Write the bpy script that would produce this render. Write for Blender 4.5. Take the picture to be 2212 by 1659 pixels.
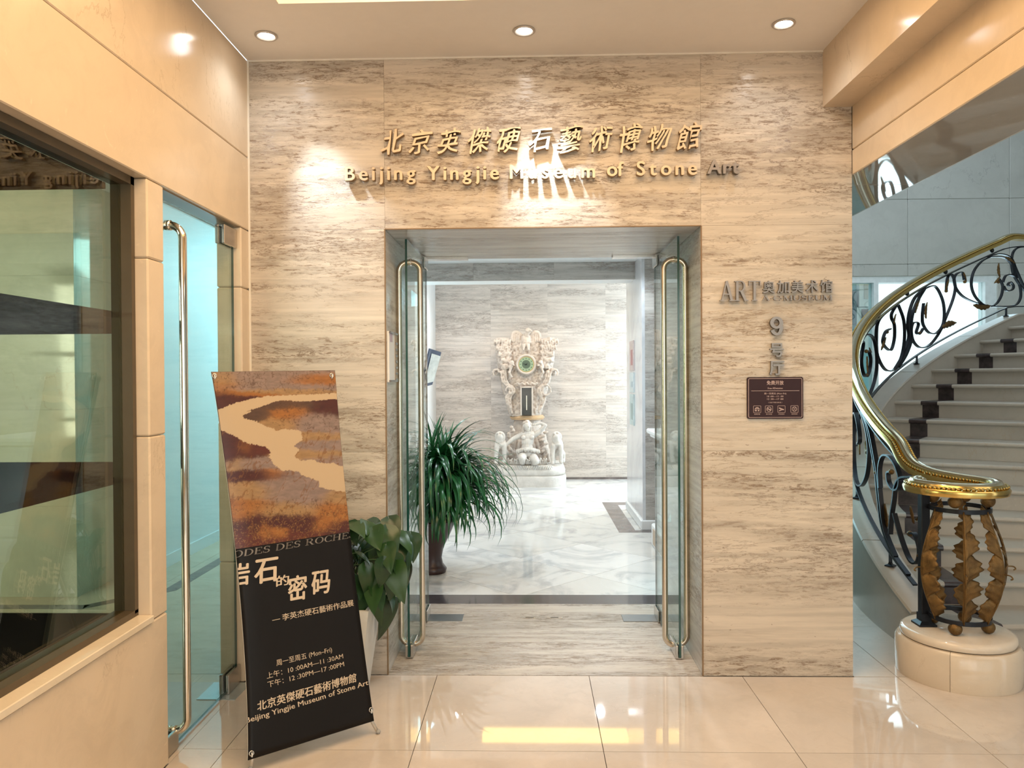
import bpy, math, random
import numpy as np
from mathutils import Vector, Matrix
random.seed(7); RNG = np.random.RandomState(5)
SC = bpy.context.scene
for o in list(bpy.data.objects): bpy.data.objects.remove(o)
COL = SC.collection
PI = math.pi

# ------------------------------------------------------------------ camera
F_PX = 1622.6
CR = Vector((0.99964917, 0.0257711, -0.00611451)); CU = Vector((0.00589759, 0.00848475, 0.99994661)); CF = Vector((-0.0258216, 0.99963186, -0.00832978))
CO = Vector((0, -3.9, 1.55))
cam = bpy.data.cameras.new('camera'); cam.sensor_width = 36; cam.sensor_fit = 'HORIZONTAL'; cam.lens = F_PX * 36 / 2212; cam.clip_start = .05
co = bpy.data.objects.new('camera', cam); COL.objects.link(co)
M = Matrix.Identity(4)
for i in range(3): M[i][0] = CR[i]; M[i][1] = CU[i]; M[i][2] = -CF[i]; M[i][3] = CO[i]
co.matrix_world = M; SC.camera = co

def at(px, py, axis, val):
    """the point of the plane axis=val that pixel (px, py) of the photograph shows"""
    d = CF + CR * ((px - 1106) / F_PX) - CU * ((py - 829.5) / F_PX)
    i = 'xyz'.index(axis); return CO + d * ((val - CO[i]) / d[i])

# ------------------------------------------------------------------ world, lights, exposure
w = bpy.data.worlds.new('world'); SC.world = w; w.use_nodes = True
w.node_tree.nodes['Background'].inputs[0].default_value = (.86, .93, 1, 1); w.node_tree.nodes['Background'].inputs[1].default_value = 2.2
SC.view_settings.view_transform = 'Standard'; SC.view_settings.look = 'None'; SC.view_settings.gamma = 1; SC.view_settings.use_curve_mapping = False
SC.view_settings.exposure = 0.0

def area(name, loc, target, sx, sy, power, col, spread=PI):
    l = bpy.data.lights.new(name, 'AREA'); l.shape = 'RECTANGLE'; l.size = sx; l.size_y = sy; l.energy = power; l.color = col; l.spread = spread
    o = bpy.data.objects.new(name, l); COL.objects.link(o); o.location = loc
    o.rotation_euler = (Vector(target) - Vector(loc)).to_track_quat('-Z', 'Y').to_euler(); return o
def spot(name, loc, target, power, col, ang, blend=.6, r=.03):
    l = bpy.data.lights.new(name, 'SPOT'); l.energy = power; l.color = col; l.spot_size = math.radians(ang); l.spot_blend = blend; l.shadow_soft_size = r
    o = bpy.data.objects.new(name, l); COL.objects.link(o); o.location = loc
    o.rotation_euler = (Vector(target) - Vector(loc)).to_track_quat('-Z', 'Y').to_euler(); return o
WARM = (1, .69, .40); COOL = (.80, .93, 1); NEUT = (1, .9, .78); DAY = (.62, .88, 1)
area('cove_light', (.05, -2.2, 3.58), (.05, -2.2, 0), 2.1, 3.0, 108, WARM)
area('lobby_daylight', (0, -7.9, 1.9), (0, 0, 1.3), 5.5, 2.6, 115, (1, .90, .80))
area('right_lobby_light', (4.6, -3.4, 3.1), (4.6, -3.4, 0), 3, 3, 42, (1, .86, .70))
spot('downlight_beam', (-1.26, -.30, 3.15), (-.93, .02, 2.12), 95, (.74, .88, 1), 44, 1.)
spot('downlight_beam', (-.02, -.30, 3.15), (.14, .02, 2.30), 100, (.74, .88, 1), 45, .85)
spot('downlight_beam', (1.19, -.31, 3.15), (1.3, -1.4, 0), 25, COOL, 80, .8)
for q_ in (-1.26, -.02, 1.19): spot('downlight_spill', (q_, -.30, 3.16), (q_, -.30, 0), 6, (.80, .9, 1), 150, .8, .04)
area('hall_window_light', (2.85, 6.2, 1.7), (0, 6.0, 1.0), 2.2, 2.4, 170, (.80, .90, 1))
for q_ in ((-.85, 1.7), (.75, 1.7), (-.85, 3.3), (.75, 3.3)): spot('unseen_hall_downlight', (*q_, 2.77), (*q_, 0), 58, (.84, .93, 1), 150, .5, .05)
for q_ in ((-1.0, 6.2), (.9, 6.2)): spot('unseen_hall_downlight', (*q_, 2.96), (*q_, 0), 48, (.92, .95, 1), 150, .5, .05)  # rear pair: unseen lamps added to brighten the back of the hall
spot('hall_spot', (-.05, 5.6, 2.93), (-.05, 7.1, 1.6), 28, (1, .72, .45), 60, .8)
area('side_room_light', (-2.2, 4.2, 2.9), (-3.0, 3.2, .5), 1.2, 2.2, 120, (.42, .86, 1))
area('side_room_fill', (-5.4, -3.4, 1.8), (-3.6, 1.4, 1.3), 2.0, 2.0, 200, (.95, 1, .84))  # added lamp standing in the side room to brighten its marble pier
area('stair_window_light', (5.2, 5.8, 1.8), (4.6, 2.0, .8), 1.4, 2.2, 48, DAY)
area('stair_upper_light', (4.8, 3.2, 5.7), (4.6, 3.4, 0), 3, 3, 40, (.66, .86, 1))
area('stair_side_fill', (1.70, 1.75, 1.1), (2.25, .8, .45), 1.2, 1.5, 24, (.45, .86, 1))  # added cyan lamp behind the wall to light the stringer; no window here
area('corridor_daylight', (2.6, 6.7, 2.2), (4.2, 7.6, 1.2), 1.2, 1.6, 45, DAY)

# ------------------------------------------------------------------ materials
def newmat(name):
    m = bpy.data.materials.new(name); m.use_nodes = True; nt = m.node_tree
    return m, nt, nt.nodes['Principled BSDF']
def N(nt, t, **k):
    n = nt.nodes.new(t)
    for a, b in k.items():
        if a.startswith('i_'): n.inputs[a[2:].replace('_', ' ')].default_value = b
        else: setattr(n, a, b)
    return n
def ramp(nt, src, stops):
    r = N(nt, 'ShaderNodeValToRGB'); e = r.color_ramp.elements
    while len(e) > 1: e.remove(e[-1])
    e[0].position = stops[0][0]; e[0].color = (*stops[0][1], 1) if not isinstance(stops[0][1], (int, float)) else (stops[0][1],) * 3 + (1,)
    for p_, c in stops[1:]:
        x = e.new(p_); x.color = (*c, 1) if not isinstance(c, (int, float)) else (c, c, c, 1)
    nt.links.new(src, r.inputs[0]); return r.outputs[0]
def coords(nt, scale, rnd=True, out='Object'):
    tc = N(nt, 'ShaderNodeTexCoord'); mp = N(nt, 'ShaderNodeMapping'); mp.inputs['Scale'].default_value = scale
    src = tc.outputs[out]
    if rnd:
        oi = N(nt, 'ShaderNodeObjectInfo'); mu = N(nt, 'ShaderNodeVectorMath', operation='SCALE'); mu.inputs[0].default_value = (7.3, 3.1, 5.7)
        nt.links.new(oi.outputs['Random'], mu.inputs['Scale']); ad = N(nt, 'ShaderNodeVectorMath', operation='ADD')
        nt.links.new(src, ad.inputs[0]); nt.links.new(mu.outputs[0], ad.inputs[1]); src = ad.outputs[0]
    nt.links.new(src, mp.inputs[0]); return mp.outputs[0]
def noise(nt, vec, scale, detail=6, rough=.6, dist=0.):
    n = N(nt, 'ShaderNodeTexNoise'); n.inputs['Scale'].default_value = scale; n.inputs['Detail'].default_value = detail
    n.inputs['Roughness'].default_value = rough; n.inputs['Distortion'].default_value = dist
    nt.links.new(vec, n.inputs['Vector']); return n.outputs['Fac']
def mixc(nt, f, a, b, blend='MIX'):
    m = N(nt, 'ShaderNodeMix', data_type='RGBA', blend_type=blend)
    for s, v in ((m.inputs[0], f), (m.inputs[6], a), (m.inputs[7], b)):
        if hasattr(v, 'links') or isinstance(v, bpy.types.NodeSocket): nt.links.new(v, s)
        elif isinstance(v, (int, float)): s.default_value = v
        else: s.default_value = (*v, 1)
    return m.outputs[2]
def mathn(nt, op, a, b=0.):
    m = N(nt, 'ShaderNodeMath', operation=op); m.use_clamp = op in ('MULTIPLY',)
    for s, v in ((m.inputs[0], a), (m.inputs[1], b)):
        if isinstance(v, bpy.types.NodeSocket): nt.links.new(v, s)
        else: s.default_value = v
    return m.outputs[0]
def bump(nt, b, h, strength, dist=.01):
    n = N(nt, 'ShaderNodeBump'); n.inputs['Strength'].default_value = strength; n.inputs['Distance'].default_value = dist
    nt.links.new(h, n.inputs['Height']); nt.links.new(n.outputs[0], b.inputs['Normal'])

def travertine(name, layer='z', light=(.62, .54, .445), mid=(.50, .42, .335), dark=(.20, .14, .095), rough=.22, dens=1.0, coat=0.):
    """banded stone: long soft bands, thin broken veins and clustered pits, all running along the beds"""
    m, nt, b = newmat(name)
    S3 = lambda k: (1, 1, k) if layer == 'z' else (1, k, 1)
    v1 = coords(nt, S3(9)); v2 = coords(nt, S3(6)); v3 = coords(nt, S3(5.4)); v4 = coords(nt, S3(2.0))
    bands = noise(nt, v1, .9, 8, .6, .4)
    base = ramp(nt, bands, [(.30, tuple((a + b_) / 2 for a, b_ in zip(mid, light))), (.46, light), (.60, tuple(min(1, c * 1.05) for c in light)), (.72, mid)])
    streak = ramp(nt, noise(nt, coords(nt, S3(26)), 1.2, 10, .65, .2), [(.33, .70), (.62, 1.)])
    base = mixc(nt, .8, base, streak, 'MULTIPLY')
    zone = ramp(nt, noise(nt, v1, .50, 4, .55, .5), [(.44, 0), (.56, 1)])           # beds where the stone is porous
    wob = noise(nt, v3, 3.6, 14, .76, .5)
    mott = mathn(nt, 'MULTIPLY', ramp(nt, wob, [(.42, 0), (.60, 1)]), mathn(nt, 'MULTIPLY', zone, .80 * dens))
    fine = noise(nt, v2, 2.6, 14, .70, .35)
    veins = ramp(nt, fine, [(.484, 0), (.4955, 1), (.5035, 1), (.515, 0)])
    gate = ramp(nt, noise(nt, v3, 1.1, 3, .5), [(.42, 0), (.56, 1)])
    z1 = mathn(nt, 'MULTIPLY', veins, mathn(nt, 'MULTIPLY', gate, mathn(nt, 'ADD', mathn(nt, 'MULTIPLY', zone, .55), .42 * dens)))
    fine2 = noise(nt, v3, 11, 14, .82, .3)
    pits = ramp(nt, fine2, [(.53, 0), (.57, 1)])
    z2 = mathn(nt, 'MULTIPLY', pits, mathn(nt, 'ADD', mathn(nt, 'MULTIPLY', zone, .85 * dens), .035))
    sp = ramp(nt, noise(nt, v4, 34, 2, .5), [(.73, 0), (.76, 1)])
    c = mixc(nt, mott, base, tuple(a * .66 for a in mid))
    c = mixc(nt, z1, c, dark); c = mixc(nt, z2, c, tuple(a * 1.15 for a in dark)); c = mixc(nt, mathn(nt, 'MULTIPLY', sp, .5), c, dark)
    nt.links.new(c, b.inputs['Base Color'])
    h = mathn(nt, 'SUBTRACT', 1., mathn(nt, 'ADD', z1, z2)); bump(nt, b, h, .35, .004)
    b.inputs['Roughness'].default_value = rough; b.inputs['Specular IOR Level'].default_value = .4; b.inputs['Coat Weight'].default_value = coat; b.inputs['Coat Roughness'].default_value = .06
    return m
def crema(name, base=(.66, .55, .40), var=.07, rough=.28, veincol=(.42, .32, .22), vein=.55, spec=.4, scale=1.0):
    """fine-grained cream limestone with rare dark hair cracks and small shell marks"""
    m, nt, b = newmat(name)
    v = coords(nt, (1, 1, 1))
    n1 = noise(nt, v, 1.1 * scale, 6, .6, .5); n2 = noise(nt, v, 6 * scale, 8, .7, .8)
    c = ramp(nt, n1, [(.3, tuple(a * (1 - var) for a in base)), (.7, tuple(min(1, a * (1 + var)) for a in base))])
    c = mixc(nt, mathn(nt, 'MULTIPLY', ramp(nt, n2, [(.40, 1), (.52, 0)]), .22), c, tuple(a * .8 for a in base))
    flecks = ramp(nt, noise(nt, v, 9 * scale, 3, .5, 3.), [(.70, 0), (.73, 1)])
    c = mixc(nt, mathn(nt, 'MULTIPLY', flecks, .30), c, tuple(min(1, a * 1.25) for a in base))
    cv = coords(nt, (1.2, 1.2, .55))
    cr = ramp(nt, noise(nt, cv, 1.0 * scale, 9, .62, .25), [(.4975, 0), (.5, 1), (.5025, 0)])
    gate = ramp(nt, noise(nt, v, .8, 2, .5), [(.52, 0), (.60, 1)])
    c = mixc(nt, mathn(nt, 'MULTIPLY', mathn(nt, 'MULTIPLY', cr, gate), vein), c, veincol)
    nt.links.new(c, b.inputs['Base Color']); b.inputs['Roughness'].default_value = rough; b.inputs['Specular IOR Level'].default_value = spec
    return m
def simple(name, col, rough=.5, metal=0., bumpamt=0., bscale=60, var=.06, spec=.5, sheen=0):
    m, nt, b = newmat(name)
    v = coords(nt, (1, 1, 1)); n = noise(nt, v, bscale * .25, 5, .6)
    c = ramp(nt, n, [(.3, tuple(a * (1 - var) for a in col)), (.7, tuple(min(1, a * (1 + var)) for a in col))])
    nt.links.new(c, b.inputs['Base Color']); b.inputs['Roughness'].default_value = rough; b.inputs['Metallic'].default_value = metal; b.inputs['Specular IOR Level'].default_value = spec
    if bumpamt: bump(nt, b, noise(nt, v, bscale, 6, .65), bumpamt, .004)
    return m
def emit(name, col, s):
    m, nt, b = newmat(name); b.inputs['Base Color'].default_value = (*col, 1); b.inputs['Emission Color'].default_value = (*col, 1); b.inputs['Emission Strength'].default_value = s; return m
def glassmat(name, tint=(.90, .97, .95), refl=1.0, rough=0.):
    """clear sheet glass: transmits with a slight tint, mirrors by Fresnel"""
    m = bpy.data.materials.new(name); m.use_nodes = True; nt = m.node_tree; nt.nodes.clear()
    out = N(nt, 'ShaderNodeOutputMaterial'); tr = N(nt, 'ShaderNodeBsdfTransparent'); gl = N(nt, 'ShaderNodeBsdfGlossy'); gl.inputs['Roughness'].default_value = rough
    tr.inputs[0].default_value = (*tint, 1); fr = N(nt, 'ShaderNodeFresnel'); ge = N(nt, 'ShaderNodeNewGeometry'); nt.links.new(mathn(nt, 'SUBTRACT', 1.52, mathn(nt, 'MULTIPLY', ge.outputs['Backfacing'], 1.52 - 1 / 1.52)), fr.inputs['IOR'])
    mx = N(nt, 'ShaderNodeMixShader'); k = mathn(nt, 'MULTIPLY', fr.outputs[0], refl)
    nt.links.new(k, mx.inputs[0]); nt.links.new(tr.outputs[0], mx.inputs[1]); nt.links.new(gl.outputs[0], mx.inputs[2]); nt.links.new(mx.outputs[0], out.inputs[0]); return m
def marble(name, base=(.80, .80, .78), vein=(.55, .56, .57), rough=.07):
    m, nt, b = newmat(name)
    v = coords(nt, (1, 1, 1)); tc = v
    c = ramp(nt, noise(nt, v, 1.6, 9, .6, 1.8), [(.36, vein), (.50, base), (.66, tuple(min(1, a * 1.05) for a in base))])
    oi = N(nt, 'ShaderNodeObjectInfo'); tone = ramp(nt, oi.outputs['Random'], [(0, (.80, .79, .77)), (1, (1, 1, 1))])
    c = mixc(nt, 1., c, tone, 'MULTIPLY'); nt.links.new(c, b.inputs['Base Color']); b.inputs['Roughness'].default_value = rough; b.inputs['Specular IOR Level'].default_value = .6
    return m

TRAV = travertine('travertine_wall'); TRAVF = travertine('travertine_floor', 'y', dens=1., light=(.58, .52, .45), mid=(.46, .41, .35), rough=.14)
TRAVG = travertine('travertine_cool', light=(.58, .55, .51), mid=(.44, .42, .39), dark=(.26, .22, .19), dens=.9)
TRAVS = travertine('travertine_soffit', 'y', light=(.58, .55, .51), mid=(.46, .43, .40), dark=(.28, .24, .2), dens=.6)
CREMA = crema('cream_limestone', base=(.68, .555, .41), rough=.15, spec=.3); CREMAD = crema('cream_backing', base=(.30, .235, .16))
CREMAF = crema('lobby_floor_stone', base=(.60, .53, .465), var=.12, rough=.035, vein=.35, scale=1.4, spec=.55)
STAIRST = crema('stair_stone', base=(.46, .42, .36), var=.1, rough=.3); GREYST = crema('grey_stone', base=(.52, .53, .50), rough=.35, veincol=(.2, .2, .2))
SOFFST = crema('polished_soffit_stone', base=(.40, .37, .33), rough=.03, spec=.9)
PLAST = simple('ceiling_paint', (.82, .77, .71), .7, var=.015); WHITE = simple('white_paint', (.80, .82, .82), .5, var=.02); DARKGAP = simple('dark_gap', (.06, .05, .04), .8)
MARB = marble('white_marble'); DSTRIP = crema('dark_granite', base=(.055, .05, .055), var=.5, rough=.1, scale=6, vein=.1)
DGREY = crema('brown_grey_granite', base=(.17, .14, .13), var=.4, rough=.2, scale=6, vein=.1)
STEEL = simple('brushed_steel', (.62, .55, .45), .22, 1., 0); STEELP = simple('polished_steel', (.72, .68, .6), .07, 1.); CHROME = simple('patch_steel', (.55, .53, .5), .25, 1.)
LSIDE = simple('letter_return', (.30, .19, .09), .5, .2); BSIDE = simple('grey_letter_return', (.13, .11, .09), .5, .3)
BRASSL = simple('brushed_letter_metal', (.62, .50, .35), .42, .25); BRONZE = simple('grey_letter_metal', (.30, .27, .25), .42, .7)
IRON = simple('black_iron', (.018, .021, .028), .35, .6, .3, 40); GOLD = simple('polished_brass', (.60, .42, .14), .2, 1., 0); GOLDD = simple('aged_brass', (.50, .36, .12), .25, 1., .15, 80)
LEAFG = simple('antique_gold_leaf', (.15, .085, .026), .42, .6, .8, 70, var=.45)
GLASS = glassmat('clear_glass'); GLASSD = glassmat('display_glass', (.80, .82, .72), 1.3); GLASSE = simple('glass_edge', (.01, .06, .05), .1)
DARKF = simple('dark_bronze_frame', (.10, .075, .045), .35, .2); BOARD = simple('black_glossy_board', (.010, .012, .016), .6, 0, spec=.0)
BLACKP = simple('banner_black', (.007, .006, .006), .45, 0, .0, spec=.22); CREAMP = simple('banner_cream', (.60, .49, .36), .4); INKG = simple('banner_grey_ink', (.20, .18, .16), .4)
PLAQ = simple('plaque_brown', (.032, .013, .016), .5, spec=.25); PLAQT = simple('plaque_print', (.50, .36, .33), .4)
def crevice_shaded(name, base, shade_col, lo=.44, hi=.51):  # dark tone by pointiness paints shade into the creases of the carving
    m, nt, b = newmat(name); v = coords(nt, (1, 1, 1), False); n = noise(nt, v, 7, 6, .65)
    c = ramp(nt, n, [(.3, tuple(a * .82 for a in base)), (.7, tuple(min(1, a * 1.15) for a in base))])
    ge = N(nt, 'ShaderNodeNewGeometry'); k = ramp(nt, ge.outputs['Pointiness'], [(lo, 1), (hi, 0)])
    nt.links.new(mixc(nt, mathn(nt, 'MULTIPLY', k, .85), c, shade_col), b.inputs['Base Color']); b.inputs['Roughness'].default_value = .5; bump(nt, b, noise(nt, v, 40, 6, .7), .6, .006); return m
SCULP = crevice_shaded('carved_marble', (.56, .485, .42), (.22, .14, .10)); SCULPW = crevice_shaded('white_carved_marble', (.62, .58, .53), (.30, .22, .16))
GREEN = simple('clock_green', (.30, .40, .26), .3); GREEND = simple('clock_dark_green', (.08, .12, .08), .3); NICHE = simple('niche_glass', (.055, .055, .055), .12)
POTW = simple('planter_white', (.74, .72, .67), .3); POTB = simple('pot_brown', (.05, .022, .018), .35); SOIL = simple('soil', (.04, .03, .02), .9)
def leafmat(name, a, b_, rough, stripe):
    m, nt, b = newmat(name); oi = N(nt, 'ShaderNodeObjectInfo')
    c = ramp(nt, oi.outputs['Random'], [(0, a), (1, b_)])
    v = coords(nt, (1, 1, 1), False); n = noise(nt, v, 14, 4, .6)
    c = mixc(nt, mathn(nt, 'MULTIPLY', ramp(nt, n, [(.45, 0), (.7, 1)]), stripe), c, tuple(min(1, x * 2.0) for x in b_))
    nt.links.new(c, b.inputs['Base Color']); b.inputs['Roughness'].default_value = rough; return m
BLADE = leafmat('blade_green', (.005, .045, .012), (.02, .13, .035), .28, .25); POTH = leafmat('leaf_green', (.008, .032, .009), (.022, .065, .015), .32, .18)
STEMG = simple('stem_green', (.05, .10, .03), .5)
LAMPE = emit('lamp_face', (1, .97, .92), 30); LAMPT = simple('lamp_trim', (.55, .5, .45), .35, .5); WARMP = emit('warm_cove_panel', (1, .66, .22), 7)

# ------------------------------------------------------------------ mesh helpers
class MB:
    def __init__(s): s.v = []; s.f = []; s.sm = False
    def add(s, vs, fs):
        k = len(s.v); s.v += [tuple(v) for v in vs]; s.f += [tuple(i + k for i in f) for f in fs]; return s
    def box(s, x0, x1, y0, y1, z0, z1, bev=0.):
        if bev <= 0:
            return s.add([(x, y, z) for x in (x0, x1) for y in (y0, y1) for z in (z0, z1)], [(0, 1, 3, 2), (4, 6, 7, 5), (0, 4, 5, 1), (2, 3, 7, 6), (0, 2, 6, 4), (1, 5, 7, 3)])
        vs = []; idx = {}
        X = (x0, x1); Y = (y0, y1); Z = (z0, z1); sg = (1, -1)
        for i in (0, 1):
            for j in (0, 1):
                for k in (0, 1):
                    for a in range(3):
                        b = [0 if a == 0 else bev, 0 if a == 1 else bev, 0 if a == 2 else bev]
                        idx[i, j, k, a] = len(vs); vs.append((X[i] + sg[i] * b[0], Y[j] + sg[j] * b[1], Z[k] + sg[k] * b[2]))
        fs = []
        for i in (0, 1): fs.append([idx[i, 0, 0, 0], idx[i, 1, 0, 0], idx[i, 1, 1, 0], idx[i, 0, 1, 0]][::(-1 if i == 0 else 1)])
        for j in (0, 1): fs.append([idx[0, j, 0, 1], idx[0, j, 1, 1], idx[1, j, 1, 1], idx[1, j, 0, 1]][::(-1 if j == 0 else 1)])
        for k in (0, 1): fs.append([idx[0, 0, k, 2], idx[1, 0, k, 2], idx[1, 1, k, 2], idx[0, 1, k, 2]][::(-1 if k == 0 else 1)])
        for i in (0, 1):
            for j in (0, 1): fs.append([idx[i, j, 0, 0], idx[i, j, 1, 0], idx[i, j, 1, 1], idx[i, j, 0, 1]])
            for k in (0, 1): fs.append([idx[i, 0, k, 0], idx[i, 1, k, 0], idx[i, 1, k, 2], idx[i, 0, k, 2]])
        for j in (0, 1):
            for k in (0, 1): fs.append([idx[0, j, k, 1], idx[1, j, k, 1], idx[1, j, k, 2], idx[0, j, k, 2]])
        for i in (0, 1):
            for j in (0, 1):
                for k in (0, 1): fs.append([idx[i, j, k, 0], idx[i, j, k, 1], idx[i, j, k, 2]])
        return s.add(vs, fs)
    def prism(s, poly, z0, z1):
        n = len(poly); vs = [(x, y, z0) for x, y in poly] + [(x, y, z1) for x, y in poly]
        return s.add(vs, [tuple(range(n))[::-1], tuple(range(n, 2 * n))] + [(i, (i + 1) % n, n + (i + 1) % n, n + i) for i in range(n)])
    def lathe(s, prof, cx=0, cy=0, cz=0, seg=32, sx=1, sy=1, a0=0, a1=2 * PI):
        full = abs(a1 - a0 - 2 * PI) < 1e-6; m = seg if full else seg + 1; vs = []; fs = []
        for r, z in prof:
            for i in range(m):
                a = a0 + (a1 - a0) * i / seg; vs.append((cx + sx * r * math.cos(a), cy + sy * r * math.sin(a), cz + z))
        for j in range(len(prof) - 1):
            for i in range(seg):
                a, b = j * m + i, j * m + (i + 1) % m; fs.append((a, b, b + m, a + m))
        return s.add(vs, fs)
    def sweep(s, path, prof, closed=False, up=(0, 0, 1), cap=True, twist=None):
        """prof: (side, up) points, closed loop, carried along path"""
        P = [Vector(p_) for p_ in path]; n = len(P); k = len(prof); vs = []; U = Vector(up)
        for i, p_ in enumerate(P):
            t = (P[(i + 1) % n] - P[i - 1]) if closed else (P[min(i + 1, n - 1)] - P[max(i - 1, 0)])
            t.normalize(); sd = t.cross(U)
            if sd.length < 1e-4: sd = t.cross(Vector((1, 0, 0)) if abs(t.x) < .9 else Vector((0, 1, 0)))
            sd.normalize(); uu = sd.cross(t); 
            for a, b in prof: vs.append(p_ + sd * a + uu * b)
        fs = []
        for i in range(n if closed else n - 1):
            for j in range(k): fs.append((i * k + j, i * k + (j + 1) % k, ((i + 1) % n) * k + (j + 1) % k, ((i + 1) % n) * k + j))
        if not closed and cap: fs += [tuple(range(k))[::-1], tuple(range((n - 1) * k, n * k))]
        return s.add(vs, fs)
    def tube(s, path, r, seg=10, closed=False, rs=None):
        P = [Vector(p_) for p_ in path]; n = len(P); vs = []
        t = (P[1] - P[0]).normalized(); u = t.orthogonal().normalized()
        for i, p_ in enumerate(P):
            t = (P[(i + 1) % n] - P[i - 1]) if closed else (P[min(i + 1, n - 1)] - P[max(i - 1, 0)])
            t.normalize(); u = (u - t * u.dot(t)); u = u.normalized() if u.length > 1e-5 else t.orthogonal().normalized(); v = t.cross(u)
            rr = rs[i] if rs else r
            for j in range(seg): a = 2 * PI * j / seg; vs.append(p_ + (u * math.cos(a) + v * math.sin(a)) * rr)
        fs = [(i * seg + j, i * seg + (j + 1) % seg, ((i + 1) % n) * seg + (j + 1) % seg, ((i + 1) % n) * seg + j) for i in range(n if closed else n - 1) for j in range(seg)]
        if not closed: fs += [tuple(range(seg))[::-1], tuple(range((n - 1) * seg, n * seg))]
        return s.add(vs, fs)
    def ball(s, c, rx, ry=None, rz=None, seg=14, rings=9, rot=None):
        ry = ry or rx; rz = rz or rx; vs = []; R = rot or Matrix.Identity(3); c = Vector(c)
        for j in range(1, rings):
            th = PI * j / rings
            for i in range(seg):
                a = 2 * PI * i / seg; vs.append(c + R @ Vector((rx * math.sin(th) * math.cos(a), ry * math.sin(th) * math.sin(a), rz * math.cos(th))))
        fs = [((j) * seg + i, (j) * seg + (i + 1) % seg, (j + 1) * seg + (i + 1) % seg, (j + 1) * seg + i) for j in range(rings - 2) for i in range(seg)]
        k = len(vs); vs += [c + R @ Vector((0, 0, rz)), c + R @ Vector((0, 0, -rz))]
        fs += [(k, (i + 1) % seg, i) for i in range(seg)] + [(k + 1, (rings - 2) * seg + i, (rings - 2) * seg + (i + 1) % seg) for i in range(seg)]
        return s.add(vs, fs)
    def mesh(s, name, mat, smooth=False):
        me = bpy.data.meshes.new(name); me.from_pydata(s.v, [], s.f); me.materials.append(mat)
        import bmesh
        bm = bmesh.new(); bm.from_mesh(me); bmesh.ops.recalc_face_normals(bm, faces=bm.faces); bm.to_mesh(me); bm.free()
        if smooth: me.shade_smooth() if hasattr(me, 'shade_smooth') else me.polygons.foreach_set('use_smooth', [True] * len(me.polygons))
        me.update(); return me
    def build(s, name, mat, parent=None, smooth=False):
        return link(name, s.mesh(name, mat, smooth), parent)
def link(name, me, parent=None, loc=None):
    o = bpy.data.objects.new(name, me); COL.objects.link(o)
    if loc is not None: o.location = loc
    if parent is not None: o.parent = parent; 
    if parent is not None and loc is None: o.matrix_parent_inverse = parent_inv(parent)
    return o
def parent_inv(p_):
    m = Matrix.Identity(4); q = p_; chain = []
    while q is not None: chain.append(q); q = q.parent
    for q in reversed(chain): m = m @ q.matrix_parent_inverse @ Matrix.LocRotScale(q.location, q.rotation_euler, q.scale)
    return m.inverted()
def tag(o, label=None, cat=None, group=None, kind=None):
    if label: o['label'] = label
    if cat: o['category'] = cat
    if group: o['group'] = group
    if kind: o['kind'] = kind
    return o
def empty(name, loc, label, cat, group=None):
    o = bpy.data.objects.new(name, None); COL.objects.link(o); o.location = loc; o.empty_display_size = .1; return tag(o, label, cat, group)
def struct(name, mb, mat, label=None): o = mb.build(name, mat); o['kind'] = 'structure'; return tag(o, label)
def smooth_path(pts, n=6, closed=False):
    P = [Vector(p_) for p_ in pts]; k = len(P); out = []
    for i in range(k if closed else k - 1):
        g = (lambda j: P[j % k]) if closed else (lambda j: P[max(0, min(k - 1, j))])
        a, b, c, d = g(i - 1), g(i), g(i + 1), g(i + 2)
        for j in range(n):
            t = j / n; out.append(.5 * ((2 * b) + (c - a) * t + (2 * a - 5 * b + 4 * c - d) * t * t + (3 * b - a - 3 * c + d) * t ** 3))
    if not closed: out.append(P[-1])
    return out
def auto(o, ang=40):
    me = o.data; me.polygons.foreach_set('use_smooth', [True] * len(me.polygons)); me.set_sharp_from_angle(angle=math.radians(ang)); return o

# text: every glyph becomes a mesh; x to the right, y up, z = thickness
_tc = {}
def glyph(ch, bold=0., extr=0., res=3, shear=0.):
    k = (ch, bold, extr, res, shear)
    if k in _tc: return _tc[k]
    if bold > .006:       # heavier characters: strokes widened by overlapping shifted copies
        v0, f0 = glyph(ch, 0., extr, res, shear); d = bold * .62; vs, fs = [], []
        for q_, (dx, dy) in enumerate(((-d, 0), (d, 0), (0, -d * .6), (0, d * .6))):
            n_ = len(vs); vs += [(x + dx, y + dy, z + q_ * (.012 if extr else .00012)) for x, y, z in v0]; fs += [tuple(i + n_ for i in f) for f in f0]
        _tc[k] = (vs, fs); return _tc[k]
    c = bpy.data.curves.new('t', 'FONT'); c.body = ch; c.extrude = extr; c.offset = 0 if bold <= .006 else bold; c.resolution_u = res; c.shear = shear
    o = bpy.data.objects.new('t', c); COL.objects.link(o); dg = bpy.context.evaluated_depsgraph_get(); dg.update()
    ev = o.evaluated_get(dg); me = bpy.data.meshes.new_from_object(ev)
    vs = [tuple(v.co) for v in me.vertices]; fs = [tuple(p_.vertices) for p_ in me.polygons]
    bpy.data.objects.remove(o); bpy.data.curves.remove(c); bpy.data.meshes.remove(me)
    _tc[k] = (vs, fs); return _tc[k]
def bbox(vs): return min(v[0] for v in vs), max(v[0] for v in vs), min(v[1] for v in vs), max(v[1] for v in vs)

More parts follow.
